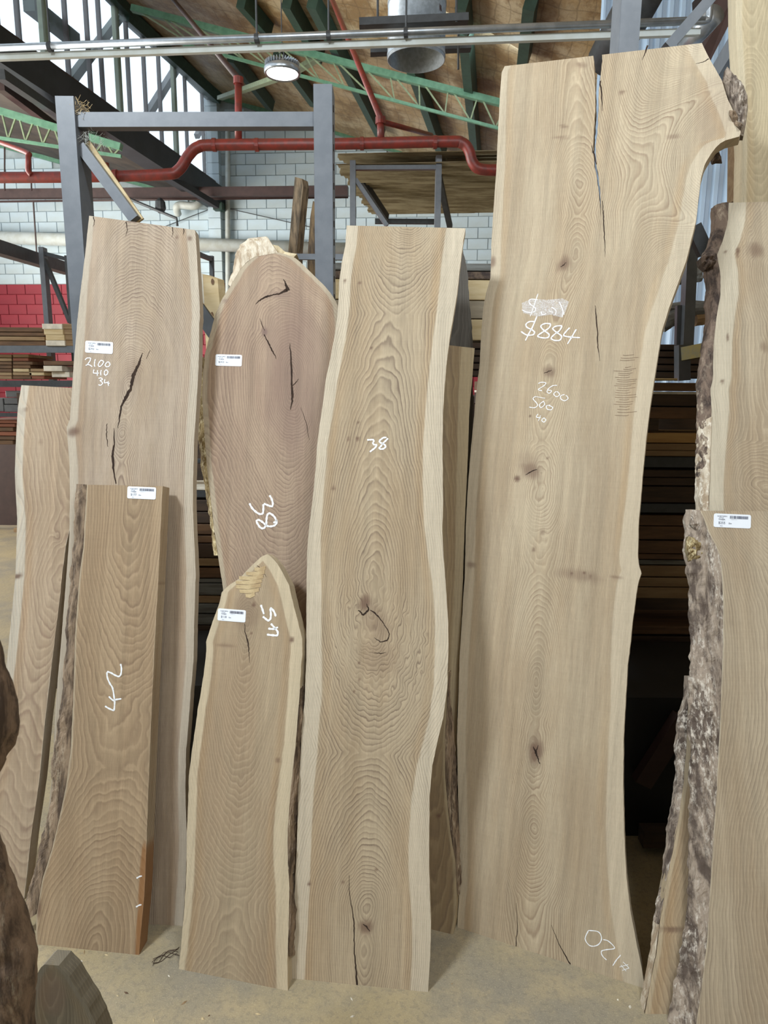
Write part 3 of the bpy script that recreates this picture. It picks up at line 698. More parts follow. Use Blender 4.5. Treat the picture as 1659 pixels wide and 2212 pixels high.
# ================================================================== ROOF SERVICES
# silver pipe with tray
def YL(px, py, Y0=4.5): return hit(px, py, np.array([0, Y0, 0]), np.array([math.sin(-wa), -math.cos(wa), 0]))
root = empty('conduit_run'); tag(root, 'long shiny silver conduit and flat tray crossing above the slabs', 'pipe')
m = MB(); m.tube([YL(-60, 106), YL(1522, 44)], .021, 14); m.obj('conduit', M_SILV, root, True)
m = MB(); m.beam(YL(-60, 118) + np.array([0, .05, 0]), YL(1520, 60) + np.array([0, .05, 0]), .03, .035); m.obj('tray', M_PALE, root)
for x in (108, 555, 710, 877, 1330):
    y = 106 - (x) * .0405; m = MB(); m.tube([YL(x, y) - WE * .012, YL(x, y) + WE * .012], .028, 12); m.obj('clamp', M_STEELD, root)
    m = MB(); m.tube([YL(x, y), YL(x, y) + Z1 * 1.6], .006, 6); m.obj('hanger_rod', M_STEELD, root)
m = MB(); m.tube(smooth_path([YL(1500, 46), YL(1526, 44), YL(1532, 30), YL(1532, -30)], 5), .02, 12); m.obj('elbow', M_SILV, root, True)
# red sprinkler main
root = empty('sprinkler_main'); tag(root, 'thick red sprinkler pipe with two bends crossing the hall', 'pipe')
RY = 6.2
pts = [PY(-60, 384, 6.35), PY(180, 382, 6.25), PY(350, 377, RY), PY(385, 368, RY), PY(408, 335, RY), PY(428, 318, RY), PY(470, 313, RY), PY(720, 311, RY), PY(960, 306, RY), PY(998, 309, RY), PY(1013, 325, RY), PY(1022, 352, RY), PY(1042, 366, RY), PY(1110, 367, RY)]
m = MB(); m.tube(smooth_path(pts, 6), .045, 16); m.obj('main_pipe', M_RED, root, True)
for x, y in ((463, 313), (555, 313), (782, 310), (940, 307), (250, 380)):
    m = MB(); m.tube([PY(x - 4, y, RY), PY(x + 4, y, RY)], .052, 14); m.obj('coupling', M_RED, root)
for (a, b, c) in (((515, 312), (515, 170), (371, -5)), ((823, 306), (822, 256), (716, -5))):
    m = MB(); m.tube([PY(*a, RY), PY(*b, RY)], .03, 12); m.obj('riser', M_RED, root, True)
    m = MB(); e = R1(*c, off=.35); m.tube([PY(*b, RY), e], .026, 10); m.obj('branch_pipe', M_BROWN if c[0] < 500 else M_RED, root, True)
    m = MB(); m.tube([PY(b[0], b[1] - 3, RY), PY(b[0], b[1] + 12, RY)], .042, 12); m.obj('tee', M_RED, root)
m = MB(); m.tube([PY(822, 262, RY), PY(932, 292, 7.6)], .022, 10); m.obj('branch_pipe', M_RED, root, True)
m = MB(); m.tube(smooth_path([PY(-20, 300, 7.5), PY(55, 328, 6.4), PY(61, 340, 6.25), PY(61, 368, 6.25), PY(68, 378, 6.25)], 5), .022, 10); m.obj('branch_pipe', M_RED, root, True)
m = MB(); m.tube([PY(228, 352, 6.25), PY(228, 380, 6.25)], .03, 10); m.obj('riser', M_RED, root, True)
# brown beam and pale duct on the back wall
m = MB(); m.beam(WP(-40, 420, 1.2), WP(752, 413, 1.2), .14, .16); tag(m.obj('wall_rail', M_BROWN), 'dark brown beam running along the white block wall', 'beam')
m = MB(); m.tube([WP(-40, 436, 1.1), WP(752, 426, 1.1)], .02, 8); tag(m.obj('wall_pipe', M_BROWN, None, True), 'thin dark pipe just below the brown wall beam', 'pipe')
m = MB(); m.tube([WP(-60, 511, .22), WP(760, 539, .22)], .125, 16); tag(m.obj('wall_pipe', M_PALE, None, True), 'fat pale grey pipe along the wall above the red band', 'pipe')
m = MB(); m.tube(smooth_path([WP(384, 462, .2), WP(382, 448, .35), WP(392, 443, .35), WP(418, 445, .35), WP(432, 438, .3), WP(434, 425, .2)], 5), .075, 14); tag(m.obj('waste_pipe', M_PALE, None, True), 'short white bent waste pipe below the brown wall beam', 'pipe')
for (a, b, lb) in (((10, 318), (10, 412), 'thin brown hanger rod at far left'), ((66, 330), (68, 412), 'thin brown hanger rod with a hook'), ((72, 436), (80, 560), 'thin black vertical cable dropping past the pale pipe')):
    m = MB(); m.tube([WP(*a, 1.4), WP(*b, 1.4)], .016, 6); tag(m.obj('hanger_rod', M_BROWN), lb, 'rod')
m = MB(); m.tube([WP(252, 418, 1.6), WP(382, 472, 1.6), WP(383, 488, 1.6)], .025, 8); tag(m.obj('wall_pipe', M_STEELD), 'thin black angled pipe above the left slab', 'pipe')
m = MB(); m.tube([WP(346, 428, 1.5), WP(346, 436, 1.5), WP(347, 450, 1.5), WP(348, 460, 1.5)], [.03, .09, .1, .05], 10); tag(m.obj('valve', M_STEELD), 'small black valve hanging under the brown wall beam', 'valve')
m = MB(); m.tube([WP(350, 492, .1), WP(466, 447, .1)], .009, 5); m.tube([WP(482, 448, .1), WP(700, 497, .1)], .009, 5); tag(m.obj('wall_cable', M_STEELD), 'thin black cable drooping across the white wall', 'cable')
# round galvanised duct
root = empty('round_duct'); tag(root, 'rusty galvanised round duct hanging open below the roof', 'duct')
Yd = 5.3; c = PY(899, 131, Yd); x0 = PY(837, 131, Yd)[0]; rd = abs(c[0] - x0)
t = NT('rusty_galvanised'); a = t.noise(t.obj(), 3.2, 6, .7); b = t.noise(t.obj(), 40, 3)
colr = t.mix(t.ramp(a, .56, .62), t.mix(t.ramp(b, .4, .6), (.44, .50, .56), (.36, .41, .46)), (.09, .045, .035)); t.set(t.b.inputs['Base Color'], colr); t.b.inputs['Metallic'].default_value = .35; t.b.inputs['Roughness'].default_value = .4; M_DUCT = t.m
def ring_tube(c, r1, r2, z0, z1, n=40):
    V_ = []; 
    for z_, r_ in ((z0, r1), (z1, r1), (z1, r2), (z0, r2)):
        for k in range(n): V_.append(c + np.array([r_ * math.cos(2 * math.pi * k / n), r_ * math.sin(2 * math.pi * k / n), z_]))
    f = []
    for q_ in range(4):
        for k in range(n): f.append([q_ * n + k, q_ * n + (k + 1) % n, ((q_ + 1) % 4) * n + (k + 1) % n, ((q_ + 1) % 4) * n + k])
    return V_, f
m = MB(); m.add(*ring_tube(c, rd, rd * .975, 0, 1.2)); m.obj('duct_shell', M_DUCT, root, True)
for zz in (.02, .34):
    m = MB(); m.add(*ring_tube(c, rd * 1.015, rd * .99, zz, zz + .02)); m.obj('seam_band', M_DUCT, root)
for (a, b, Y_, lb) in (((776, 48), (1012, 37), 5.0, 'rusty steel angle in front of the round duct'), ((800, 108), (1018, 98), 5.62, 'rusty steel angle behind the round duct')):
    m = MB(); m.beam(PY(*a, Y_), PY(*b, Y_), .03, .045); m.beam(PY(*a, Y_) + np.array([0, .03, -.02]), PY(*b, Y_) + np.array([0, .03, -.02]), .06, .006); o = tag(m.obj('support_angle', M_STEELD), lb, 'bracket')
for x, lb in ((816, 'left threaded rod holding the duct bracket'), (986, 'right threaded rod holding the duct bracket'), (990, 'short rod end hanging below the duct bracket')):
    m = MB(); m.tube([PY(x, 48 if 'short' not in lb else 150, 5.0 if 'short' not in lb else 5.6), PY(x, -60 if 'short' not in lb else 70, 5.0 if 'short' not in lb else 5.6)], .008, 6); tag(m.obj('threaded_rod', M_STEELD), lb, 'rod')
# hanging lamp
root = empty('high_bay_lamp'); tag(root, 'round silver high bay lamp glowing below the roof truss', 'lamp')
Yl = 5.6; c = PY(610, 158, Yl); rl = abs(PY(571, 158, Yl)[0] - c[0])
def lathe(c, prof, n=36):
    V_ = [c + np.array([r_ * math.cos(2 * math.pi * k / n), r_ * math.sin(2 * math.pi * k / n), z_]) for r_, z_ in prof for k in range(n)]
    return V_, [[i * n + k, i * n + (k + 1) % n, (i + 1) * n + (k + 1) % n, (i + 1) * n + k] for i in range(len(prof) - 1) for k in range(n)]
m = MB(); m.add(*lathe(c, [(rl * .86, -.005), (rl * .95, -.012), (rl, 0), (rl, .03), (rl * .9, .04), (rl * .45, .05), (rl * .4, .08), (.01, .085)])); m.obj('housing', M_SILV, root, True)
for k in range(36):
    a = 2 * math.pi * k / 36; d_ = np.array([math.cos(a), math.sin(a), 0]); m = MB(); m.box(c + d_ * rl * .7 + Z1 * .055, d_ * rl * .26, np.cross(d_, Z1) * .002, Z1 * .016); m.obj('fin', M_SILV, root)
tE = NT('lamp_glow'); tE.b.inputs['Emission Color'].default_value = (1, .99, .96, 1); tE.b.inputs['Emission Strength'].default_value = 14
m = MB(); m.add(*lathe(c, [(.001, -.004), (rl * .86, -.004), (rl * .86, .0)])); m.obj('diffuser', tE.m, root)
m = MB(); m.tube(smooth_path([c + Z1 * .085, c + np.array([-.015, 0, .12]), c + np.array([0, 0, .16]), c + np.array([.015, 0, .12]), c + Z1 * .085], 5), .005, 6); m.tube([c + Z1 * .15, c + Z1 * 1.4], .004, 6); m.obj('hook_and_wire', M_STEELD, root)

# ================================================================== RACKS
def holes(m, a, b, sd, out, n, s=.008):
    for k in range(n):
        p = a + (b - a) * (k + .5) / n; m.box(p + out, sd * s, nrm(b - a) * s * 1.3, out * .06)
def rack_frame(label, uprights, Y, w_, tops=None, diags=(), mat=M_STEEL, zb_=0.0, depth=.10, holes_on=(), wood_edge=False):
    root = empty('storage_rack'); tag(root, label, 'rack')
    P_ = []
    for (x, ytop, xb, yb) in uprights:
        T_ = PY(x, ytop, Y); T_ = np.array([PY(xb, yb, Y)[0] * .5 + T_[0] * .5, Y, T_[2]]); P_.append(T_)
        m = MB(); hw = w_ / 2; z0 = zb_
        # open channel: face, two flanges
        m.box((T_[0], Y, (T_[2] + z0) / 2), (hw, 0, 0), (0, .003, 0), (0, 0, (T_[2] - z0) / 2))
        for s_ in (-1, 1): m.box((T_[0] + s_ * (hw - .002), Y + depth / 2, (T_[2] + z0) / 2), (.003, 0, 0), (0, depth / 2, 0), (0, 0, (T_[2] - z0) / 2))
        m.box((T_[0], Y + depth, (T_[2] + z0) / 2), (hw, 0, 0), (0, .002, 0), (0, 0, (T_[2] - z0) / 2))
        o = m.obj('upright', mat, root)
    for (xa, ya, xb, yb, hh) in (tops or ()):
        m = MB(); m.beam(PY(xa, ya, Y + .03), PY(xb, yb, Y + .03), .04, hh); m.obj('cross_rail', mat, root)
    for (xa, ya, xb, yb, hh) in diags:
        m = MB(); m.beam(PY(xa, ya, Y + .035), PY(xb, yb, Y + .035), .035, hh, up=(0, 1, 0)); m.obj('brace', mat, root)
    return root, P_
fr1, P1 = rack_frame('tall grey rack frame behind the two left slabs', [(148, 208, 165, 690), (698, 182, 700, 620)], 2.44, .060, [(166, 263, 680, 262, .045)], [(176, 318, 292, 475, .036)])
for k in range(34):
    z_ = P1[1][2] - .06 - k * .06
    m = MB(); m.box((P1[1][0] + .0315, 2.475, z_), (.0012, 0, 0), (0, .008, 0), (0, 0, .009)); m.obj('slot', M_CRACK, fr1)
m = MB(); m.beam(PY(187, 310, 2.50), PY(303, 478, 2.50), .03, .012, up=(0, 1, 0)); tag(m.obj('timber_batten', M_CREAM), 'thin pale batten lying along the left rack brace', 'batten')
# rear pair of the same frame, further in
pbeam('rack_upright', 'rear dark grey rack upright just right of the left front post', 'rack', (178, 330), (178, 1560), 2.95, 2.95, .05, .05, M_STEELD, parent=fr1)
fr2, _ = rack_frame('grey rack frame holding the rusty corrugated sheets', [(762, 346, 762, 487), (947, 335, 947, 487)], 6.4, .048, [(760, 363, 950, 362, .035)], [(768, 388, 836, 488, .045)])
pbeam('rack_rail', 'thin dark rail behind the middle slab top', 'rack', (810, 478), (945, 479), 7.6, 7.6, .04, .05, M_STEELD, parent=fr2)
pbeam('rack_brace', 'dark brace behind the right post of the sheet rack', 'rack', (948, 380), (972, 490), 6.7, 7.4, .05, .05, M_STEELD, parent=fr2)
pbeam('rack_brace', 'dark brace under the sheets inside the middle rack', 'rack', (772, 375), (835, 470), 6.9, 7.5, .05, .07, M_STEELD, parent=fr2)
rack_frame('grey steel rack frame behind the top of the big cracked slab', [(1363, -60, 1363, 100)], 2.62, .068, None, [(1440, 105, 1545, -15, .04)])
pbeam('rack_rail', 'thin grey rail joining the left frame behind the oval slab', 'rack', (640, 555), (745, 556), 2.9, 2.9, .02, .022, M_STEEL, parent=fr1)

# corrugated sheets over the middle rack
root = empty('sheet_stack'); tag(root, 'stack of rusty corrugated sheets on top of the middle rack', 'sheets')
t = NT('rusty_sheet'); a = t.noise(t.scale(t.obj(), (1, 9, 1)), 2.5, 5, .7); t.set(t.b.inputs['Base Color'], t.mix(t.ramp(a, .35, .65), (.20, .155, .085), (.42, .36, .23))); t.b.inputs['Roughness'].default_value = .6; M_RSHEET = t.m
zs = PY(725, 360, 6.5)[2]
for k, (x0, y0, x1, dz, sx) in enumerate(((725, 6.45, 1110, 0, 0), (765, 6.6, 1010, .035, .03), (960, 6.5, 1120, .07, 0), (730, 6.5, 1105, .10, .1))):
    a = PY(x0, 360, y0); ln = (PY(x1, 370, y0) - a)[0]; V_ = []; n = 46; L_ = 1.75; dirx = WE * ln; m = MB()
    for j in range(n * 2 + 1):
        s_ = j / (n * 2); off = D * L_ * s_; zz = .011 * math.sin(j * math.pi / 2 * 1.0)
        for tt in (0, 1):
            for th in (0, .003):
                jit = .02 * math.sin(j * .35 + k); V_.append(np.array([a[0], y0, zs + dz]) + off + dirx * tt + WE * jit * (1 - tt) + Z1 * (zz + th))
    f = []
    for j in range(n * 2):
        b_ = j * 4; f += [[b_, b_ + 2, b_ + 6, b_ + 4], [b_ + 1, b_ + 5, b_ + 7, b_ + 3], [b_, b_ + 4, b_ + 5, b_ + 1], [b_ + 2, b_ + 3, b_ + 7, b_ + 6]]
    m.add(V_, f); m.obj('corrugated_sheet', M_RSHEET, root)
# two offcuts standing in front of the wall
def bar3(name, label, cat, quadpx, Y, th, mat, group=None):
    v = [PY(x, y, Y) for x, y in quadpx]; n = len(v); v += [p + np.array([.02, th, 0]) for p in v]
    f = [list(range(n))[::-1], list(range(n, 2 * n))] + [[i, (i + 1) % n, n + (i + 1) % n, n + i] for i in range(n)]
    return tag(mesh_obj(name, v, f, mat), label, cat, group)
bar3('bark_offcut', 'tall narrow bark edged offcut behind the oval slab', 'offcut', [(622, 1545), (623, 540), (630, 460), (637, 382), (652, 386), (655, 402), (648, 470), (641, 545), (640, 1545)], 3.0, .04, simple('bark_offcut_wood', (.24, .17, .10), .8, sc=12, stretch=(6, 6, 1), c2=(.07, .05, .03)))
bar3('bark_offcut', 'shorter bark offcut just left of the tall rack post', 'offcut', [(664, 1540), (664, 560), (670, 470), (676, 434), (682, 440), (682, 560), (682, 1540)], 3.05, .04, simple('bark_offcut_wood2', (.20, .13, .06), .8, sc=12, stretch=(6, 6, 1), c2=(.06, .04, .025)))
# knotty pale board between slabs
root = bar3('pine_board', 'pale pine board with two knots between two slabs', 'board', [(438, 592), (470, 603), (478, 700), (505, 990), (462, 990), (441, 690)], 2.9, .03, M_CREAM)
m = MB(); m.add([PY(433, 590, 2.899), PY(438, 591, 2.898), PY(442, 665, 2.898), (PY(437, 650, 2.899))], [[0, 3, 2, 1]]); m.obj('sawn_edge', M_WHITEW, root)
for x, y in ((459, 608), (458, 680)):
    m = MB(); cc = PY(x, y, 2.896); m.add([cc + np.array([.006 * math.cos(a), 0, .012 * math.sin(a)]) for a in np.linspace(0, 2 * math.pi, 11)[:-1]], [list(range(10))]); m.obj('knot', M_BRN, root)
pbeam('rack_brace', 'dark diagonal rack brace beside the oval slab', 'rack', (426, 665), (466, 722), 2.7, 2.7, .03, .055, M_STEELD, parent=fr1)
pbeam('timber_batten', 'pale batten resting on the dark brace beside the oval slab', 'batten', (431, 652), (470, 705), 2.72, 2.72, .05, .012, M_CREAM)
pbeam('rack_upright', 'perforated grey rack upright left of the pine board', 'rack', (457, 553), (470, 1150), 5.6, 5.6, .04, .03, M_STEELD)
pbeam('rack_rail', 'thin dark rail sloping to the small upright by the pine board', 'rack', (418, 545), (456, 560), 5.0, 5.6, .03, .03, M_STEELD)

# timber stacks lying on the rack behind the slabs
YB = 2.75
def board(y0, y1, x0, x1, mat, label, Y=YB, dp=.22, group='boards stacked in the rack behind the slabs', name='timber_board', sk=0.0):
    a = PY(x0, (y0 + y1) / 2, Y); b = PY(x1, (y0 + y1) / 2, Y); zt_ = PY(x0, y0, Y)[2]; z0 = PY(x0, y1, Y)[2]
    m = MB(); hx = (b[0] - a[0]) / 2; hz = (zt_ - z0) / 2 - .0008; cc = np.array([(a[0] + b[0]) / 2, Y + dp / 2, (zt_ + z0) / 2]); bv = .003
    V_ = []
    for sy in (-1, 1):
        for sx, sz in ((-1, -1), (1, -1), (1, 1), (-1, 1)):
            V_.append(cc + np.array([sx * (hx - bv), sy * dp / 2, sz * (hz - bv)]))
    for sx, sz in ((-1, -1), (1, -1), (1, 1), (-1, 1)): V_.append(cc + np.array([sx * hx, -dp / 2 + bv, sz * hz]))
    for sx, sz in ((-1, -1), (1, -1), (1, 1), (-1, 1)): V_.append(cc + np.array([sx * hx, dp / 2 - bv, sz * hz]))
    f = [[0, 1, 2, 3], [7, 6, 5, 4]]
    for i in range(4):
        j = (i + 1) % 4; f += [[i, 8 + i, 8 + j, j], [8 + i, 12 + i, 12 + j, 8 + j], [12 + i, 4 + i, 4 + j, 12 + j]]
    m.add(V_, f); return tag(m.obj(name, mat), label, 'board', group)
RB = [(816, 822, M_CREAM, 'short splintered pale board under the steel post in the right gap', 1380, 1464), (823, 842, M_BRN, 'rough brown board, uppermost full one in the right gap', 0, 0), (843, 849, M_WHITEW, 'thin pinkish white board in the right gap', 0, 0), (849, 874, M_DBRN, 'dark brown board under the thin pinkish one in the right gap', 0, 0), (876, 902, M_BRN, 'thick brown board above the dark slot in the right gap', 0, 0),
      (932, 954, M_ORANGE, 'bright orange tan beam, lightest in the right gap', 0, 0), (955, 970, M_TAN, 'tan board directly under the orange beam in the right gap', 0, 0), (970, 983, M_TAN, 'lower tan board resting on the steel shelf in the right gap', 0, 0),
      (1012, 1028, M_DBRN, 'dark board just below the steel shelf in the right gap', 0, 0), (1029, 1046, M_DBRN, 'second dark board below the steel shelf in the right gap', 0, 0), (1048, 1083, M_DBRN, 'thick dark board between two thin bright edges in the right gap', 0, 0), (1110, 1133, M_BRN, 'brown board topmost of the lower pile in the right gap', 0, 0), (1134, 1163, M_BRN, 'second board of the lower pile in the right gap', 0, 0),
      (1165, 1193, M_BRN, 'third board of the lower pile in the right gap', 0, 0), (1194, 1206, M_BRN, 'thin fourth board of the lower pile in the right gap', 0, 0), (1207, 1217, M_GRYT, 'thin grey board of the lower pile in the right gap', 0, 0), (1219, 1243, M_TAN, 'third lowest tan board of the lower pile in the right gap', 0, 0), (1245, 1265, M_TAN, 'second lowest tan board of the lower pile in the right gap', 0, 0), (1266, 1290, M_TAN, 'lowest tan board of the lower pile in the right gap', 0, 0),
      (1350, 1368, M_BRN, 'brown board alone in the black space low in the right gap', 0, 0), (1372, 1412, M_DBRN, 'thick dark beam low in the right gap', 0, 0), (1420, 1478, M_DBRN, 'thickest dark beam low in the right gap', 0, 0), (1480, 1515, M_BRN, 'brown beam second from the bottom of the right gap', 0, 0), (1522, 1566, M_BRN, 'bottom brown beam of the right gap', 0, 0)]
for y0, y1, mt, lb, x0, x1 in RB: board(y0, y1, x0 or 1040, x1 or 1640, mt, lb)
board(902, 930, 1385, 1424, M_DBRN, 'small dark spacer block in the slot of the right gap', name='spacer_block')
LB = [(1052, 1059, M_WHITEW, 'thin board edge in the left gap, light put in as white'), (1079, 1104, M_DBRN, 'dark board topmost of the pile in the left gap'), (1105, 1130, M_DBRN, 'second dark board in the left gap'), (1131, 1154, M_BRN, 'third brown board in the left gap'), (1156, 1172, M_BRN, 'reddish fourth board in the left gap'), (1173, 1204, M_DBRN, 'thick dark fifth board in the left gap'), (1205, 1222, M_TAN, 'tan sixth board in the left gap'),  # first strip: a lit edge painted as a white board
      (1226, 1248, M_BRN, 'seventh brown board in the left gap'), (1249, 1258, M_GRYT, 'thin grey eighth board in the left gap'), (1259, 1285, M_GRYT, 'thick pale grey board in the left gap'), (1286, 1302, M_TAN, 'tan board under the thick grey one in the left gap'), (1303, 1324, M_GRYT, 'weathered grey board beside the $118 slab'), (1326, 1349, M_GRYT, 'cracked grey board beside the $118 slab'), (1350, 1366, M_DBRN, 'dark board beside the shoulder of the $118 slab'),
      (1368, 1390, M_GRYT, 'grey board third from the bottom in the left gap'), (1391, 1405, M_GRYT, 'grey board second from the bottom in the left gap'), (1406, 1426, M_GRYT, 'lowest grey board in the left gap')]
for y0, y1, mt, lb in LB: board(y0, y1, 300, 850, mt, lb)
for y0, y1, x0, x1, lb, n_ in ((985, 1010, 1040, 1640, 'dark steel shelf beam in the right gap', 0), (1086, 1108, 1040, 1640, 'lower steel shelf beam in the right gap', 0), (993, 1003, 300, 850, 'grey steel shelf beam in the left gap', 0), (1060, 1077, 300, 850, 'lower grey steel shelf beam in the left gap', 0)):
    a = PY(x0, y0, YB); b = PY(x1, y1, YB); m = MB(); zc = (a[2] + b[2]) / 2; hz = abs(a[2] - b[2]) / 2; xc = (a[0] + b[0]) / 2; hx = (b[0] - a[0]) / 2
    m.box((xc, YB, zc), (hx, 0, 0), (0, .003, 0), (0, 0, hz)); m.box((xc, YB + .025, zc + hz), (hx, 0, 0), (0, .025, 0), (0, 0, .002)); m.box((xc, YB + .025, zc - hz), (hx, 0, 0), (0, .025, 0), (0, 0, .002))
    tag(m.obj('shelf_rail', M_STEELD), lb, 'shelf beam')
pbeam('rack_brace', 'dark wooden prop leaning low in the right gap', 'rack', (1385, 1690), (1475, 1548), 2.12, 2.12, .04, .06, M_BROWN)
pbeam('rack_brace', 'dark diagonal brace low in the left gap', 'rack', (398, 1500), (450, 1410), 2.75, 2.75, .04, .06, M_STEELD)
pbeam('floor_bearer', 'dark foot beam near the floor in the right gap', 'rack', (1385, 1805), (1475, 1805), 2.08, 2.08, .05, .06, M_DBRN)
M_BLK = simple('gap_shade', (.012, .012, .012), .6)  # near-black for added boxes that stand in for deep shade
for (xa, xb, zt_, lb) in ((205, 800, .55, 'black box added as shade low behind the left slabs'), (850, 1700, .52, 'black box added as shade low behind the $884 slab')):
    a = PY(xa, 1700, 2.15)[0]; b = PY(xb, 1700, 2.15)[0]; m = MB(); m.box(((a + b) / 2, 2.42, zt_ / 2), ((b - a) / 2, 0, 0), (0, .26, 0), (0, 0, zt_ / 2)); tag(m.obj('shade_box', M_BLK), lb, 'filler')
# dark boxes added deep in the rack to keep its gaps black
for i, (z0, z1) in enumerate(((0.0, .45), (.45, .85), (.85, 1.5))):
    m = MB(); m.box((0.35, 3.6, (z0 + z1) / 2), (2.1, 0, 0), (0, .3, 0), (0, 0, (z1 - z0) / 2)); tag(m.obj('gap_backing', M_DBRN), ('bottom', 'middle', 'top')[i] + ' dark backing box added deep inside the rack for shade', 'timber')
# pale thick slabs and logs high in the rack
HB = [(566, 583, M_GRYT, 'grey weathered slab on top of the pile behind the middle slab'), (584, 601, simple('bark_edge_board', (.16, .11, .075), .9, sc=30, c2=(.05, .035, .03), bump=.6), 'bark faced board near the top of the pile'), (602, 646, M_CREAM, 'thick cream beam in the pile'), (647, 686, simple('greyed_tan', (.36, .30, .21), .8, sc=6, stretch=(1, 5, 5)), 'greyish tan beam in the pile'), (687, 733, M_CREAM, 'lowest cream beam of the pile, with dark grain')]
for y0, y1, mt, lb in HB: board(y0, y1, 690, 1180, mt, lb, Y=3.3, dp=.3, group='beams on the pile behind the middle slab')
for k in range(5):
    board(740 + k * 15, 753 + k * 15, 1000, 1640, M_DBRN, ['top', 'second', 'third', 'fourth', 'fifth'][k] + ' dark board of the pile behind the steel post', Y=3.3, dp=.3, group='dark boards behind the steel post')
for (x0, y0, x1, y1, r, lb) in ((1452, 600, 1512, 594, .035, 'short grey log end beside the steel post, upper'), (1440, 668, 1535, 664, .035, 'grey log across the steel post, middle'), (1425, 700, 1465, 682, .045, 'squared grey log left of the steel post'), (1500, 690, 1545, 685, .03, 'yellowish log right of the steel post')):
    m = MB(); A_ = PY(x0, y0, 3.5); B_ = PY(x1, y1, 3.5); m.tube([A_ + (B_ - A_) * k / 8 for k in range(9)], r, 12, noise=.35, seed=int(x0)); tag(m.obj('log', M_GRYT if 'yell' not in lb else M_TAN, None, False), lb, 'log')
root = empty('rack_post'); tag(root, 'grey channel post with a stub beam between the big slab and the bark edged slab', 'rack')
m = MB(); m.beam(PY(1492, 525, 3.1), PY(1482, 746, 3.1), .045, .05, up=(0, 1, 0)); m.obj('upright', M_STEEL, root)
m = MB(); m.beam(PY(1468, 660, 3.12), PY(1466, 745, 3.12), .03, .026, up=(0, 1, 0)); m.obj('cleat', M_STEEL, root)
m = MB(); m.beam(PY(1474, 745, 3.0), PY(1474, 822, 3.0), .05, .05, up=(0, 1, 0)); m.obj('lower_post', M_STEEL, root)
m = MB(); m.beam(PY(1478, 765, 2.98), PY(1530, 755, 2.9), .05, .055); m.obj('stub_beam', simple('yellowed_steel', (.20, .22, .17), .6, sc=9, c2=(.40, .30, .06)), root)
pbeam('rack_brace', 'black diagonal brace against the ribbed blue wall', 'rack', (1497, 490), (1524, 548), 2.6, 2.6, .03, .05, M_STEELD)

# far left rack with stacked timber
YR = 5.5
root = empty('storage_rack'); tag(root, 'perforated grey rack frame against the red band at far left', 'rack')
for (x0, y0, x1, w_) in ((92, 535, 104, .038), (147, 553, 157, .03)):
    a = PY(x0, y0, 6.1); b = np.array([a[0], 6.1, 0]); m = MB(); m.beam(a, b, .04, w_ * 2, up=(0, 1, 0)); m.obj('upright', M_STEEL if x0 < 100 else M_STEELD, root)
    if x0 < 100:
        for k in range(15):
            for s_ in (-1, 1): m = MB(); m.box((a[0] + s_ * .012, 6.1 - .022, a[2] - .04 - k * .042), (.007, 0, 0), (0, .002, 0), (0, 0, .008)); m.obj('slot', M_CRACK, root)
m = MB(); m.beam(PY(96, 560, 6.1), PY(152, 697, 6.1), .03, .045, up=(0, 1, 0)); m.obj('brace', M_STEELD, root)
m = MB(); m.beam(PY(94, 547, 6.1), PY(145, 560, 6.1), .03, .03, up=(0, 1, 0)); m.obj('cross_rail', M_STEELD, root)
pbeam('rack_rail', 'dark heavy beam sloping across the white wall at far left', 'beam', (-30, 527), (148, 582), 5.3, 7.0, .10, .10, M_STEELD)
for y0, y1, lb in ((747, 762, 'upper grey shelf beam of the far left rack'), (822, 836, 'middle grey shelf beam of the far left rack'), (892, 900, 'shiny dark shelf beam low on the far left rack')):
    m = MB(); a = PY(-60, (y0 + y1) / 2, YR - .05); b = PY(200, (y0 + y1) / 2, YR - .05); m.beam(a, b, .05, abs(PY(0, y0, YR)[2] - PY(0, y1, YR)[2])); tag(m.obj('shelf_rail', M_STEELD if y0 > 800 else M_STEEL), lb, 'shelf beam')
FL = [(706, 716, -60, 92, M_BRN, 'top dark board of the upper pile at far left'), (717, 725, -60, 96, M_BRN, 'second board of the upper pile at far left'), (726, 735, -60, 96, M_TAN, 'third board of the upper pile at far left'), (736, 746, -60, 98, M_BRN, 'bottom board of the upper pile at far left')]
for y0, y1, x0, x1, mt, lb in FL: board(y0, y1, x0, x1, mt, lb, Y=YR + .05, dp=.4, group='boards on the upper shelf at far left')
for k, (y0, y1, x0, x1, mt) in enumerate(((699, 711, 91, 134, M_WHITEW), (711, 723, 95, 136, M_CREAM), (723, 735, 99, 139, M_CREAM), (735, 747, 99, 140, M_WHITEW))):
    o = board(y0, y1, x0, x1, mt, ['topmost white ended', 'second cream', 'third cream', 'lowest white ended'][k] + ' block beside the far left upright', Y=YR - .1, dp=.3, group='cream blocks on the far left rack', name='timber_block')
    board(y0, y1, x1 + .5, x1 + 26, M_TAN, ['topmost', 'second', 'third', 'lowest'][k] + ' tan board end right of the cream blocks', Y=YR - .08, dp=.3, group='tan boards right of the cream blocks')
rr = random.Random(4); k = 0
nm = ['first', 'second', 'third', 'fourth', 'fifth', 'sixth', 'seventh']
for row in range(7):
    for cidx, (xa, xb) in enumerate(((-40, 26), (28, 60 + rr.random() * 12), (62 + rr.random() * 4, 96))):
        if cidx == 2 and row < 4: continue
        y0 = 765 + row * 7.8; mt = rr.choice([M_BRN, M_BRN, M_TAN, M_TAN, M_REDT, M_CREAM])
        board(y0, y0 + 7.2, xa, xb - 1, mt, '%s board down in the %s stack on the second shelf at far left' % (nm[row], ('left', 'centre', 'right')[cidx]), Y=YR + .02, dp=.4, group='board ends on the second shelf at far left')
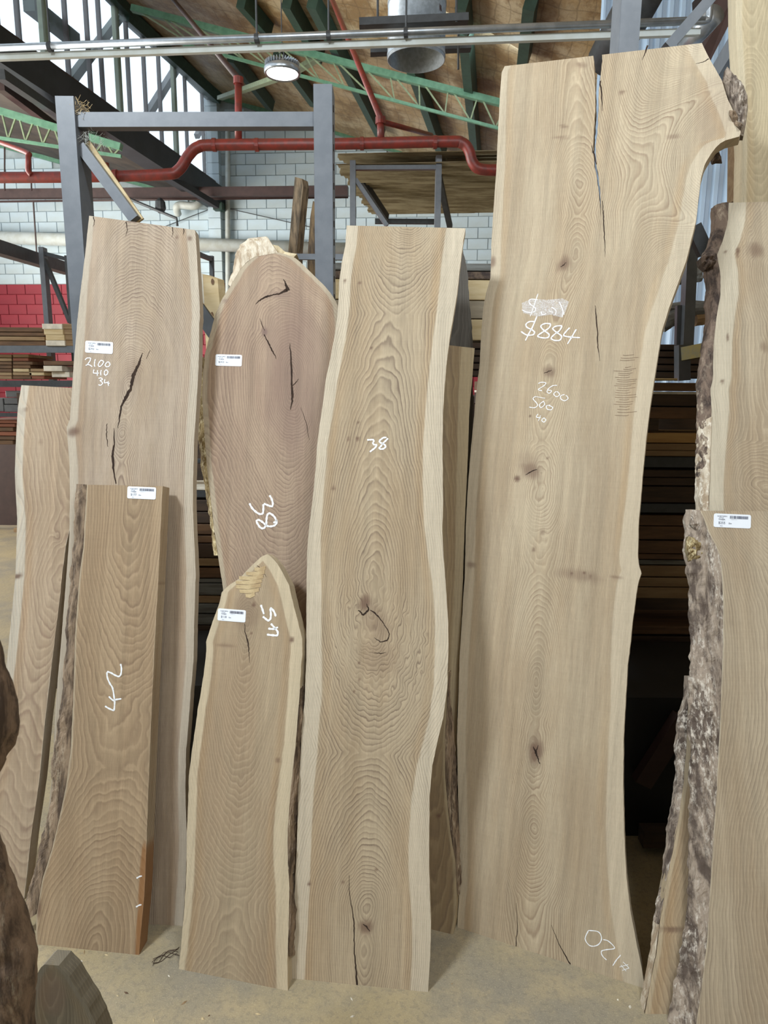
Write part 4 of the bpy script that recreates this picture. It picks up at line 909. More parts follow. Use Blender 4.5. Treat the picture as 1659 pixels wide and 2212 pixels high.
board(790, 802, 94, 134, M_WHITEW, 'white ended block on the second shelf at far left', Y=YR - .1, dp=.3, name='timber_block', group='blocks on the second shelf')
board(803, 815, 112, 150, M_WHITEW, 'lower white block on the second shelf at far left', Y=YR - .05, dp=.3, name='timber_block', group='blocks on the second shelf')
board(779, 789, 94, 160, M_BRN, 'brown board above the white block on the second shelf', Y=YR - .05, dp=.3)
for k, (y0, y1, x0, x1) in enumerate(((844, 858, 12, 44), (859, 873, 9, 42), (874, 890, 9, 40), (860, 889, -30, 7))):
    board(y0, y1, x0, x1, simple('grey_tin%d' % k, (.14, .14, .14), .6), ['top', 'middle', 'bottom', 'left'][k] + ' dark grey box on the third shelf at far left', Y=YR, dp=.25, name='storage_box', group='grey boxes on the third shelf')
for k, (y0, y1, mt) in enumerate(((906, 914, M_REDT), (915, 922, M_REDT), (923, 931, M_BRN), (932, 941, M_REDT), (942, 950, M_BRN), (951, 960, M_BRN))):
    board(y0, y1, -40, 36 - (k % 3) * 4, mt, ['first', 'second', 'third', 'fourth', 'fifth', 'sixth'][k] + ' reddish board down under the lowest shelf at far left', Y=YR, dp=.4, group='reddish boards under the lowest shelf')
board(1012, 1030, 3, 30, M_TAN, 'dim wooden block on the floor under the far left rack', Y=11.0, dp=.3, name='timber_block')
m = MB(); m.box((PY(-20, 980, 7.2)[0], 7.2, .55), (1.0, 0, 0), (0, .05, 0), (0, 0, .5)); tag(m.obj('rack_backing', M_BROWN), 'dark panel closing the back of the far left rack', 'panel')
# pallet
root = empty('pallet'); tag(root, 'pale wooden pallet on the floor at the left edge', 'pallet')
Yp = 8.6
for (y0, y1, x0, x1) in ((1051, 1064, -120, 16), (1078, 1094, -120, 23)):
    a = PY(x0, y0, Yp); b = PY(x1, y1, Yp); m = MB(); m.box(((a[0] + b[0]) / 2, Yp + .05, (a[2] + b[2]) / 2), ((b[0] - a[0]) / 2, 0, 0), (0, .05, 0), (0, 0, abs(a[2] - b[2]) / 2)); m.obj('deck_board', M_CREAM, root)
for x in (-60, 5):
    a = PY(x, 1064, Yp); b = PY(x + 9, 1078, Yp); m = MB(); m.box(((a[0] + b[0]) / 2, Yp + .06, (a[2] + b[2]) / 2), ((b[0] - a[0]) / 2, 0, 0), (0, .05, 0), (0, 0, abs(a[2] - b[2]) / 2)); m.obj('spacer', M_CREAM, root)
for k, (x, y) in enumerate(((30, 1038), (31, 1052), (27, 1078), (30, 1150))):
    a = floor_pt(x, y); hh = a[1] / F * 4.5; m = MB(); m.box((a[0] + .25, a[1] + .1, hh), (.25, 0, 0), (0, .1, 0), (0, 0, hh)); tag(m.obj('timber_offcut', M_TAN), ['upper', 'second', 'third', 'lowest'][k] + ' board end poking out behind the leftmost pale slab', 'offcut')

rn = random.Random(5); m = MB(); c0 = PY(176, 240, 2.47)
for j in range(70):
    a = c0 + np.array([rn.uniform(-.012, .02), rn.uniform(-.03, .03), rn.uniform(-.022, .02)]); d_ = np.array([rn.uniform(-1, 1), rn.uniform(-1, 1), rn.uniform(-1, 1)]) * .022
    m.tube([a, a + d_ * .5 + np.array([0, 0, rn.uniform(-.006, .006)]), a + d_], .0007, 4, caps=False)
tag(m.obj('straw_nest', M_CREAM), 'wisp of straw and cobweb on the corner of the left rack post', 'nest', kind='stuff')
m = MB(); c1 = PY(196, 305, 2.47)
for j in range(46):
    a = c1 + np.array([rn.uniform(-.03, .05), rn.uniform(-.02, .02), rn.uniform(-.01, .035)]); d_ = np.array([rn.uniform(-1, 1), rn.uniform(-.6, .6), rn.uniform(-1.4, .4)]) * .028
    m.tube([a, a + d_ * .5 + np.array([0, 0, -.004]), a + d_], .0004, 4, caps=False)
tag(m.obj('cobweb', M_PALE), 'grey cobweb under the cross rail of the left rack', 'cobweb', kind='stuff')
# ================================================================== THE SLABS
# far left slab
s0, p0 = slab('pale pinkish slab at the far left, behind the $393 slab', 'slab', M_W0, (-60, 1938), (52, 1944), 12.5,
    [(-60, 1938), (-35, 1750), (-8, 1600), (5, 1500), (15, 1430), (26, 1320), (33, 1245), (37, 1120), (32, 1020), (34, 960), (38, 880), (46, 832)],
    [(52, 1944), (68, 1800), (84, 1690), (95, 1580), (108, 1470), (128, 1300), (142, 1180), (160, 1100), (170, 1000), (172, 900), (175, 839)],
    .045, [(165, 839), (150, 1100), (120, 1300), (70, 1500), (10, 1700), (-10, 1900)], [(839, 25), (950, 50), (1100, 62), (1250, 45), (1500, 85), (1750, 60), (1938, 30)],
    (.028, 0), 115, knots=((56, 884, .006, .006, .004, .4), (88, 955, .006, .006, 0, .3), (38, 1245, .012, .006, .004, .8, 20), (126, 1160, .006, .008, .012, .3)), seed=2)
# $393 slab
s1, p1 = slab('tall slab marked 2100 410 34 with a $393 sticker and curved dark crack', 'slab', M_W1, (90, 1984), (395, 2000), 13.2,
    [(90, 1984), (100, 1800), (112, 1680), (122, 1500), (132, 1380), (143, 1250), (150, 1150), (151, 1060), (150, 1000), (146, 950), (144, 925), (151, 905), (155, 850), (160, 780), (166, 700), (175, 620), (184, 550), (190, 490), (192, 466)],
    [(395, 2000), (402, 1900), (403, 1800), (400, 1700), (402, 1620), (410, 1530), (418, 1420), (420, 1330), (423, 1240), (420, 1180), (417, 1100), (417, 1050), (420, 950), (425, 870), (430, 760), (430, 700), (432, 685), (428, 600), (424, 530), (421, 497)],
    .034, [(300, 480), (290, 600), (285, 780), (275, 850), (262, 980), (265, 1150), (290, 1500), (300, 2000)], [(466, 150), (560, 118), (650, 85), (740, 50), (830, 6), (900, 22), (935, 8), (1000, 26), (1200, 12), (1600, 50), (2000, 30)],
    (.022, .026), 165, knots=((160, 932, .016, .011, .012, .75, 15), (290, 800, .018, .03, -.004, .25), (410, 515, .006, .006, 0, .7), (382, 513, .004, .004, 0, .6)), seed=3)
crack(s1, p1, [(308, 762), (300, 785), (288, 812), (283, 838), (272, 858), (262, 878), (258, 900), (255, 925)], [1, 5, 8, 6, 7, 4, 3, 1], seed=1)
crack(s1, p1, [(246, 925), (247, 960), (243, 985), (245, 1010), (250, 1045)], [1, 3, 5, 4, 2], seed=2)
crack(s1, p1, [(231, 915), (230, 940), (233, 965)], [1, 2.2, 1], seed=3)
crack(s1, p1, [(324, 757), (316, 775)], [1, .8], seed=4)
for x, y0, y1 in ((202, 468, 490), (273, 479, 510), (372, 491, 513), (396, 494, 508)): crack(s1, p1, [(x, y0), (x + 2, (y0 + y1) / 2), (x - 1, y1)], [2, 1.4, .4], seed=x)
k = 18.433
chalk(s1, p1, rs([[(260, 970), (330, 900), (430, 890), (480, 910), (460, 1000), (400, 1090), (330, 1180)], [(280, 1190), (380, 1160), (460, 1180), (545, 1240)], [(670, 940), (640, 1070), (635, 1180), (655, 1245)],
      [(890, 985), (830, 1060), (785, 1160), (820, 1230), (880, 1220), (960, 1130), (1000, 1050), (950, 1000), (890, 985)], [(1170, 1040), (1100, 1100), (1060, 1180), (1110, 1240), (1190, 1235), (1250, 1160), (1230, 1090), (1170, 1040)],
      [(615, 1350), (590, 1480), (680, 1500), (815, 1495)], [(755, 1380), (750, 1500), (750, 1610)], [(905, 1370), (880, 1480), (895, 1590)], [(1100, 1360), (1040, 1420), (1025, 1530), (1070, 1580), (1140, 1540), (1170, 1440), (1100, 1360)],
      [(800, 1710), (870, 1685), (930, 1710), (950, 1760), (860, 1790), (930, 1850), (950, 1920), (860, 1985), (795, 1945)], [(1050, 1740), (1030, 1880), (1130, 1870), (1240, 1910)], [(1185, 1820), (1175, 1900), (1200, 2010)]], 170, 725, k), 2.1, label='white chalk figures 2100, 410, 34')
sticker(s1, p1, (185, 736), (244.5, 739.5), (243, 765), (184, 761.5), '$393', 1)
# $177 slab
s2, p2 = slab('shorter slab leaning in front with bark along its left side and a $177 sticker', 'slab', M_W2, (78, 2040), (300, 2063), 14.6,
    [(78, 2040), (78, 1975), (92, 1896), (113, 1830), (132, 1748), (145, 1680), (152, 1623), (158, 1506), (162, 1370), (168, 1290), (172, 1240), (180, 1180), (183, 1110), (188, 1047)],
    [(300, 2063), (312, 1935), (320, 1720), (325, 1600), (329, 1506), (336, 1350), (342, 1244), (347, 1133), (351, 1050)],
    .048, [(300, 1050), (275, 1200), (290, 1350), (262, 1500), (250, 1620), (245, 1750), (235, 1900), (200, 2060)], [(1050, 20), (1180, 38), (1300, 60), (1430, 92), (1560, 118), (1660, 128), (1760, 108), (1860, 75), (1960, 38), (2060, 18)],
    (.004, 0), 78, stains=((305, 1960, .010, .16, .75),), knots=((345, 1260, .004, .004, 0, .6), (84, 1960, .006, .02, .003, .6), (305, 1510, .03, .02, .014, 0)), seed=4, wob=1.6)
bark(s2, p2, [(78, 1975), (92, 1896), (113, 1830), (132, 1748), (145, 1680), (152, 1623), (158, 1506), (162, 1370), (168, 1290), (172, 1240), (180, 1180), (183, 1110), (188, 1047)],
     [(55, 1990), (60, 1925), (82, 1849), (105, 1759), (117, 1642), (130, 1525), (142, 1428), (147, 1350), (152, 1290), (158, 1220), (162, 1150), (166, 1090), (172, 1047)], .045, M_BK1, .0045, 11)
chalk(s2, p2, rs([[(800, 220), (830, 360), (815, 560), (740, 650), (600, 600), (480, 530), (340, 480)], [(340, 500), (350, 680), (430, 880), (530, 1050), (580, 1350), (600, 1560), (580, 1820)], [(270, 1660), (400, 1740), (580, 1820)], [(400, 1330), (540, 1460), (650, 1440), (830, 1410)]], 210, 1420, 15.8), 3.4, label='white chalk 42 written sideways')
for x, y in ((300, 1895), (299, 1957)): chalk(s2, p2, [[(x - 5, y + 2), (x + 2, y - 2), (x + 7, y - 3)]], 3, name='chip')
sticker(s2, p2, (276, 1050.5), (337.5, 1053), (336, 1078.5), (275, 1076.5), '$177', 2)
# oval slab
s3, p3 = slab('large oval crotch slab with dark reddish heart, splits and a $303 sticker', 'slab', M_W3, (515, 1985), (690, 1992), 14.6,
    [(515, 1985), (505, 1700), (495, 1400), (480, 1262), (470, 1200), (463, 1150), (455, 1080), (446, 1000), (442, 947), (438, 887), (436, 848), (438, 808), (442, 768), (452, 728), (466, 677), (483, 641), (499, 617), (519, 581), (534, 565), (550, 554)],
    [(690, 1992), (690, 1600), (695, 1350), (702, 1150), (712, 1050), (722, 950), (730, 850), (734, 760), (733, 690), (729, 657), (718, 637), (702, 618), (686, 603), (671, 588), (655, 573), (640, 558), (622, 549), (600, 545)],
    .040, [(590, 550), (625, 700), (632, 830), (625, 1000), (590, 1250), (600, 1990)], [(545, 108), (620, 85), (700, 50), (790, 10), (830, 0), (870, 12), (1000, 70), (1150, 115), (1300, 150), (1992, 150)],
    (.014, .014), 150, cores=((632, 810, .088, .25, .40),), knots=((572, 717, .009, .013, .010, .8), (604, 637, .03, .010, .004, .4), (690, 865, .02, .03, .006, 0), (486, 650, .008, .006, .004, .5), (656, 870, .03, .03, .008, .0)), seed=6, wob=1.3, sm=.02, rough=.001)
crack(s3, p3, [(626, 742), (628, 765), (630, 800), (630, 830), (632, 858), (628, 885)], [1, 3, 4, 3.5, 4.5, 1.5], seed=5)
crack(s3, p3, [(571, 722), (579, 740), (588, 757), (597, 775)], [2, 2.5, 3, .8], seed=6)
crack(s3, p3, [(562, 688), (566, 703), (572, 714)], [.6, 1.6, 1], seed=7)
crack(s3, p3, [(552, 657), (562, 648), (574, 641), (590, 637), (606, 634), (620, 626)], [.8, 3, 4, 2.5, 3.5, 7], seed=8)
crack(s3, p3, [(612, 603), (618, 614), (622, 628)], [1, 4, 8], seed=9)
crack(s3, p3, [(632, 832), (640, 826), (645, 818)], [2, 1.6, .6], seed=10)
crack(s3, p3, [(650, 880), (662, 915), (668, 950)], [.5, 1.2, .5], seed=12)
bark(s3, p3, [(470, 1200), (455, 1080), (446, 1000), (442, 947), (438, 887), (436, 848), (438, 808), (442, 775)], [(466, 1200), (447, 1080), (436, 1000), (433, 947), (427, 880), (425, 820), (431, 790), (438, 770)], .04, M_BK4, .006, 13, label='yellow flaky bark')
bark(s3, p3, [(498, 619), (519, 581), (534, 565), (550, 555), (600, 546)], [(494, 618), (508, 575), (520, 530), (545, 512), (575, 520)], .05, M_BKP, .006, 17, name='bark', label='pale peeled bark crown')
m = MB(); cr = [(519, 582), (516, 545), (528, 524), (548, 513), (553, 508), (571, 513), (575, 522), (598, 524), (612, 534), (640, 545), (629, 552), (600, 547), (560, 553), (534, 566)]
v = [p3.P(*p3.uv(*q), -.012 - .010 * (i % 3)) for i, q in enumerate(cr)] + [p3.P(*p3.uv(*q), -.06) for q in cr]; n = len(cr)
o = mesh_obj('broken_crown', v, [list(range(n))[::-1], list(range(n, 2 * n))] + [[i, (i + 1) % n, n + (i + 1) % n, n + i] for i in range(n)], simple('torn_pale_wood', (.62, .52, .34), .85, sc=40, stretch=(1, 1, .3), c2=(.36, .28, .17), bump=.8, dist=.01), s3)
chalk(s3, p3, rs([[(930, 220), (1030, 380), (1090, 600), (1060, 740), (950, 730), (820, 680), (660, 620)], [(640, 640), (640, 850), (610, 1080), (450, 1110), (250, 980), (80, 800), (-20, 600)],
      [(1120, 1540), (1240, 1450), (1200, 1300), (1080, 1160), (930, 1080), (830, 1160), (790, 1380), (780, 1600), (740, 1700), (640, 1800), (500, 1760), (380, 1600), (320, 1460), (400, 1390), (560, 1470), (720, 1600), (850, 1690), (1030, 1700), (1200, 1640), (1280, 1500), (1240, 1380)]], 540, 1060, 22.1), 4.2, label='white chalk 38 written sideways')
sticker(s3, p3, (466, 765.5), (523, 767), (521.5, 792), (465, 790), '$303', 3)
# $118 pointed slab
s4, p4 = slab('short pointed slab standing in front with a $118 sticker', 'slab', M_W4, (385, 2093), (621, 2140), 17.8,
    [(385, 2093), (392, 2038), (399, 1966), (402, 1894), (403, 1822), (405, 1750), (408, 1678), (413, 1630), (421, 1582), (428, 1534), (435, 1486), (442, 1438), (446, 1404), (445, 1388), (452, 1366), (459, 1342), (474, 1304), (480, 1278), (490, 1268), (500, 1260), (508, 1256), (519, 1248), (530, 1236), (538, 1227), (548, 1217), (558, 1208), (565, 1202)],
    [(621, 2140), (622, 2062), (624, 1990), (625, 1918), (622, 1846), (622, 1789), (627, 1726), (632, 1668), (639, 1606), (643, 1548), (649, 1486), (651, 1438), (654, 1412), (653, 1380), (644, 1342), (634, 1304), (625, 1265), (610, 1236), (598, 1216), (586, 1203), (578, 1197)],
    .045, [(545, 1210), (535, 1340), (528, 1500), (515, 1700), (505, 1900), (500, 2130)], [(1200, 50), (1270, 28), (1340, 4), (1420, 25), (1600, 58), (1800, 90), (1950, 118), (2050, 112), (2130, 100)],
    (.022, .040), 150, cores=((538, 1320, .04, .05, .30),), knots=((548, 1307, .006, .006, .006, .8), (543, 1367, .003, .003, 0, .8), (630, 1382, .006, .006, .006, .8), (486, 1394, .022, .004, .003, .45), (599, 1642, .006, .004, .003, .6)), seed=8, wob=.9, rough=.001)
crack(s4, p4, [(528, 1348), (530, 1368), (536, 1388), (538, 1410), (539, 1432)], [1, 1.6, 3, 1.4, .4], seed=15)
crack(s4, p4, [(556, 1221), (566, 1232), (575, 1246)], [1, 1.6, .5], seed=16)
bark(s4, p4, [(622, 2062), (624, 1990), (625, 1918), (622, 1846), (622, 1789), (627, 1726), (632, 1668), (639, 1606), (643, 1548), (648, 1490)], [(634, 2062), (637, 1990), (637, 1918), (639, 1846), (640, 1789), (645, 1720), (649, 1660), (653, 1600), (656, 1548), (656, 1480)], .045, M_BK1, .005, 19)
m = MB(); n = 12; cx_, cy_ = 542, 1262      # torn hollow near the tip, saw steps
for i in range(7):
    y = 1290 - i * 9.5; hw = (10, 21, 27, 28, 26, 20, 12)[i]; xo = (541, 539, 537, 538, 543, 552, 562)[i]; y2 = y - 9
    a = [p4.P(*p4.uv(xo - hw, y), .0008), p4.P(*p4.uv(xo, y + 2), .0012), p4.P(*p4.uv(xo + hw, y - 3), .0008), p4.P(*p4.uv(xo + hw, y2 - 2), .003), p4.P(*p4.uv(xo, y2 + 2), .0038), p4.P(*p4.uv(xo - hw, y2 + 2), .003)]
    m.add(a, [[0, 1, 4, 5], [1, 2, 3, 4]])
m.obj('torn_patch', simple('torn_cream_wood', (.60, .47, .27), .85, sc=30, c2=(.46, .33, .18), bump=.7, dist=.006), s4)
k = 10.37
chalk(s4, p4, rs([[(1075, 120), (1110, 220), (1145, 330)], [(1120, 380), (1180, 430), (1240, 470), (1290, 430), (1300, 320), (1290, 220), (1310, 200), (1370, 270), (1410, 380)], [(1300, 540), (1370, 620), (1450, 720), (1440, 800), (1340, 800), (1210, 785)], [(1240, 650), (1350, 660), (1460, 620)]], 460, 1295, k), 4.2, label='white chalk 45 written sideways')
sticker(s4, p4, (471.5, 1314), (531.5, 1318.5), (529.5, 1345), (470, 1340), '$118', 4)
# middle slab
s5, p5 = slab('tall middle slab with chalk 38, nested arches and a big dark knot low down', 'slab', M_W5, (625, 2113), (925, 2143), 16.6,
    [(625, 2113), (630, 2038), (634, 1966), (639, 1870), (642, 1774), (644, 1702), (649, 1630), (651, 1582), (658, 1510), (661, 1438), (662, 1342), (663, 1198), (667, 1150), (676, 1075), (683, 1000), (684, 967), (692, 907), (698, 868), (704, 820), (714, 776), (721, 736), (727, 697), (731, 657), (733, 609), (738, 569), (746, 530), (749, 487)],
    [(925, 2143), (929, 2062), (931, 1990), (927, 1870), (928, 1726), (934, 1654), (944, 1606), (958, 1548), (966, 1486), (969, 1400), (968, 1342), (963, 1270), (958, 1198), (956, 1150), (957, 1080), (956, 1000), (956, 947), (957, 888), (961, 828), (965, 780), (973, 720), (981, 673), (989, 621), (995, 569), (1001, 522), (1006, 493)],
    .038, [(880, 490), (858, 640), (835, 760), (818, 900), (812, 1080), (800, 1330), (815, 1500), (800, 1650), (800, 1780), (790, 1950), (780, 2143)],
    [(487, 25), (540, 58), (600, 82), (680, 100), (760, 92), (860, 82), (960, 70), (1080, 52), (1200, 30), (1320, 6), (1380, 14), (1480, 60), (1560, 88), (1630, 110), (1690, 96), (1760, 78), (1860, 52), (1960, 8), (2060, 10), (2143, 24)],
    (.040, .048), 125, knots=((790, 1303, .013, .017, .012, .75), (815, 1345, .024, .045, .022, .3, 30), (822, 1420, .045, .035, .016, .20, -20), (790, 2003, .014, .014, .012, .7, -25), (745, 607, .004, .004, 0, .8), (777, 611, .004, .004, 0, .7), (720, 1055, .005, .005, 0, .6), (772, 948, .004, .004, 0, .8), (753, 948, .004, .004, 0, .6),
    (774, 913, .003, .003, 0, .7), (668, 1909, .004, .004, 0, .8), (741, 1905, .004, .004, 0, .6), (765, 1495, .003, .003, 0, .8), (776, 1470, .003, .003, 0, .8), (802, 752, .003, .003, 0, .8), (776, 1432, .003, .003, 0, .7), (813, 1878, .004, .004, 0, .6)), cores=((815, 1425, .03, .035, .22),), seed=12, wob=1.25)
crack(s5, p5, [(754, 1890), (754, 1920), (759, 1955), (764, 1985), (765, 2020), (766, 2060), (769, 2095), (771, 2129)], [.6, 1, 1.6, 2.4, 2, 2.6, 3, 4], seed=21)
crack(s5, p5, [(800, 1318), (810, 1324), (822, 1338), (832, 1352), (842, 1370), (836, 1384), (822, 1386), (808, 1378)], [2, 3, 2.2, 1.6, 2, 2.6, 2, .8], seed=22)
crack(s5, p5, [(774, 1318), (784, 1328), (797, 1318), (792, 1304)], [2, 4, 4, 1], seed=23)
crack(s5, p5, [(808, 1410), (822, 1412), (834, 1409)], [.6, 1.6, .6], seed=24)
crack(s5, p5, [(784, 1996), (792, 2002), (799, 2012)], [1.4, 3, 1], seed=25)
k = 23.7
chalk(s5, p5, rs([[(310, 485), (480, 475), (610, 475), (650, 540), (610, 660), (680, 730), (800, 750), (700, 900), (560, 1010), (450, 1100)],
      [(1380, 400), (1270, 520), (1130, 650), (1020, 800), (930, 900), (1010, 950), (1160, 930), (1260, 820), (1180, 710), (1060, 660), (960, 600), (950, 520), (1060, 430), (1150, 370), (1300, 360)]], 780, 930, k), 3.6, label='white chalk 38')
# big cracked slab
s6, p6 = slab('largest slab, priced $884 in chalk, with a long split at the top', 'slab', M_W6, (987, 2003), (1394, 2136), 15.6,
    [(987, 2003), (994, 1898), (992, 1799), (989, 1700), (987, 1600), (990, 1500), (994, 1400), (1000, 1300), (1004, 1250), (1006, 1140), (1010, 1056), (1017, 971), (1023, 908), (1029, 845), (1036, 782), (1040, 718), (1044, 668), (1050, 634), (1059, 600), (1061, 550), (1061, 532), (1067, 440), (1072, 367), (1076, 275), (1081, 183), (1084, 155), (1090, 143)],
    [(1394, 2136), (1387, 2097), (1374, 2031), (1361, 1965), (1353, 1898), (1348, 1799), (1346, 1700), (1347, 1600), (1349, 1566), (1356, 1438), (1369, 1325), (1377, 1269), (1381, 1252), (1386, 1238), (1380, 1222), (1378, 1203), (1379, 1131), (1384, 1080), (1388, 1027), (1397, 942), (1405, 875), (1415, 807), (1430, 715), (1446, 664), (1463, 617), (1483, 563), (1493, 519), (1503, 478), (1509, 424), (1514, 385), (1522, 356), (1535, 334), (1548, 317), (1562, 305), (1579, 299), (1597, 296), (1601, 286), (1591, 258), (1582, 235), (1571, 213), (1560, 176), (1544, 147), (1527, 117), (1516, 93)],
    .040, [(1235, 100), (1250, 300), (1252, 430), (1245, 540), (1215, 640), (1195, 720), (1188, 800), (1170, 950), (1165, 1100), (1168, 1300), (1158, 1450), (1155, 1620), (1152, 1800), (1145, 1950), (1150, 2080)],
    [(90, 60), (300, 46), (400, 22), (470, 32), (560, 10), (640, 24), (730, 30), (800, 8), (870, 26), (950, 34), (1020, 12), (1080, 20), (1160, 44), (1240, 52), (1380, 26), (1480, 6), (1560, 22), (1640, 8), (1720, 30), (1800, 12), (1860, 26), (1960, 52), (2130, 60)],
    (.026, .046), 165, knots=((1218, 570, .014, .018, .012, .65, -30), (1187, 803, .014, .013, .012, .55, -25), (1147, 1016, .024, .018, .016, .6, -30), (1117, 1034, .007, .006, .005, .9), (1145, 1000, .03, .02, 0, .25, -40), (1157, 1622, .015, .027, .012, .75), (1250, 1243, .045, .012, .004, .35, -3), (1330, 1247, .012, .004, 0, .5), (1218, 273, .012, .004, 0, .5, -20), (1210, 297, .02, .004, 0, .4, -10), (1455, 295, .016, .004, 0, .5, -5), (1344, 199, .008, .005, 0, .6),
    (1256, 140, .014, .006, 0, .45, -25), (1064, 565, .008, .014, .006, .6), (1018, 1220, .012, .007, .004, .5), (1153, 1187, .005, .005, .003, .6), (1172, 1150, .006, .007, .006, .4), (1145, 899, .003, .003, 0, .8), (1183, 990, .003, .003, 0, .6), (1235, 1240, .004, .004, 0, .8), (1262, 1238, .004, .004, 0, .8), (1275, 1246, .004, .004, 0, .7)),
    cores=((1545, 240, .05, .12, .22),), slot=[(100, 1281, 1301), (140, 1283, 1300), (170, 1285, 1297), (200, 1286, 1293), (240, 1286, 1293), (290, 1282, 1290), (320, 1281, 1286), (360, 1285, 1289.5), (404, 1292, 1295.5), (444, 1296.5, 1298), (470, 1298, 1298), (700, 1270, 1270), (2100, 1190, 1190)],
    seed=15, burl=(1610, 330, .27, .34), wob=.8)
crack(s6, p6, [(1301, 434), (1303, 460), (1305, 490), (1306, 520), (1307, 555)], [1, 2, 2.4, 1.6, .5], seed=31)
crack(s6, p6, [(1286, 660), (1288, 690), (1291, 720), (1292, 750), (1296, 780)], [.8, 3, 2.4, 2, .5], seed=32)
crack(s6, p6, [(1278, 314), (1283, 335), (1288, 355)], [1, 3, 2], seed=33)
crack(s6, p6, [(1296, 175), (1299, 200), (1301, 240)], [3, 3, .6], seed=34)
crack(s6, p6, [(1399, 98), (1394, 112), (1387, 130)], [5, 2.4, .6], seed=35)
crack(s6, p6, [(1531, 127), (1520, 134), (1503, 138)], [2.5, 1.8, .5], seed=36)
crack(s6, p6, [(1152, 1613), (1158, 1625), (1161, 1635), (1166, 1650)], [2, 5, 3, 1.5], seed=37)
crack(s6, p6, [(1163, 1610), (1157, 1625)], [1, 3], seed=38)
crack(s6, p6, [(1191, 1998), (1206, 2035), (1222, 2065), (1232, 2083)], [.6, 1.6, 2.4, 3], seed=39)
crack(s6, p6, [(1115, 1950), (1118, 2000), (1114, 2044)], [.4, 1.2, 2], seed=40)
crack(s6, p6, [(1211, 577), (1217, 573), (1223, 567)], [1, 2, .8], seed=41)
crack(s6, p6, [(1135, 1026), (1145, 1020), (1160, 1014)], [.8, 2.4, 1], seed=42)
crack(s6, p6, [(1175, 806), (1183, 803), (1192, 800)], [.8, 1.8, .8], seed=43)
k = 7.375
chalk(s6, p6, rs([[(325, 480), (250, 480), (195, 520), (210, 570), (290, 610), (330, 650), (300, 690), (200, 690), (115, 635)], [(368, 395), (300, 560), (240, 670), (185, 780)],
      [(590, 515), (500, 510), (430, 550), (480, 620), (560, 680), (540, 735), (440, 735), (380, 705), (470, 640), (560, 580), (590, 515)], [(770, 545), (680, 550), (620, 590), (680, 650), (760, 710), (730, 775), (640, 775), (595, 740), (650, 680), (730, 620), (770, 545)],
      [(890, 575), (830, 640), (795, 700), (900, 725), (1055, 735)], [(995, 600), (930, 710), (855, 835)]], 1110, 630, k), 2.9, label='white chalk price $884')
chalk(s6, p6, rs([[(390, 1465), (440, 1445), (510, 1455), (480, 1500), (390, 1560), (450, 1580)], [(690, 1495), (620, 1500), (550, 1550), (530, 1600), (570, 1620), (600, 1580), (540, 1570)], [(680, 1590), (635, 1630), (680, 1675), (730, 1640), (690, 1590)], [(810, 1640), (750, 1660), (750, 1710), (810, 1740), (865, 1700), (830, 1650)],
      [(345, 1672), (500, 1700)], [(345, 1672), (305, 1705), (350, 1760), (380, 1810), (330, 1850), (245, 1840)], [(470, 1750), (410, 1800), (430, 1850), (490, 1800), (470, 1740)], [(580, 1810), (520, 1820), (530, 1870), (590, 1885), (620, 1845), (560, 1815)],
      [(385, 1950), (360, 2000), (430, 2010)], [(430, 1970), (390, 2060)], [(480, 2010), (445, 2050), (480, 2080), (510, 2045), (480, 2010)]], 1110, 630, k), 1.8, label='white chalk figures 2600, 500, 40')
rq = random.Random(9)
chalk(s6, p6, [[(1325 + rq.uniform(0, 14) + (y < 800) * 14, y), (1352, y + 1), (1368 + rq.uniform(-10, 10) + (y < 800) * 4, y - 1)] for y in [767, 773, 778, 793, 797, 801, 806, 810, 815, 820, 824, 829, 833, 838, 843, 848, 853, 858, 863, 868, 873, 878, 884, 890, 897]], 1.1, 'saw_marks', simple('saw_mark', (.25, .17, .105), .8), 'faint horizontal saw marks', .0005)
k = 3.016
chalk(s6, p6, rs([[(1120, 1235), (1098, 1290), (1130, 1335), (1180, 1330), (1205, 1290), (1185, 1245), (1120, 1235)], [(1215, 1295), (1250, 1305), (1290, 1350), (1240, 1360), (1205, 1370), (1210, 1400), (1238, 1428)], [(1330, 1395), (1300, 1430), (1278, 1465)], [(1345, 1440), (1382, 1478)], [(1330, 1460), (1365, 1500)], [(1322, 1473), (1378, 1458)], [(1340, 1495), (1385, 1480)]], 900, 1600, k), 2.2, label='white chalk 120 written upside down')
m = MB(); sm = [(1127, 655), (1150, 645), (1180, 648), (1215, 645), (1229, 652), (1222, 672), (1214, 686), (1190, 680), (1160, 684), (1130, 676)]
m.add([p6.P(*p6.uv(*q), .0007) for q in sm], [list(range(len(sm)))[::-1]]); o = m.obj('chalk_smear', M_SMEAR, s6); o['label'] = 'rubbed out chalk price'
chalk(s6, p6, rs([[(385, 35), (330, 200), (262, 395)], [(380, 130), (260, 125), (250, 190), (340, 260), (330, 320), (220, 330), (130, 290)], [(440, 320), (450, 370), (520, 350)], [(600, 250), (670, 300), (660, 370)], [(720, 160), (780, 300), (770, 410)], [(560, 310), (620, 330)], [(800, 320), (800, 370)]], 1110, 630, 7.375), 1.9, label='crossed out older chalk price')
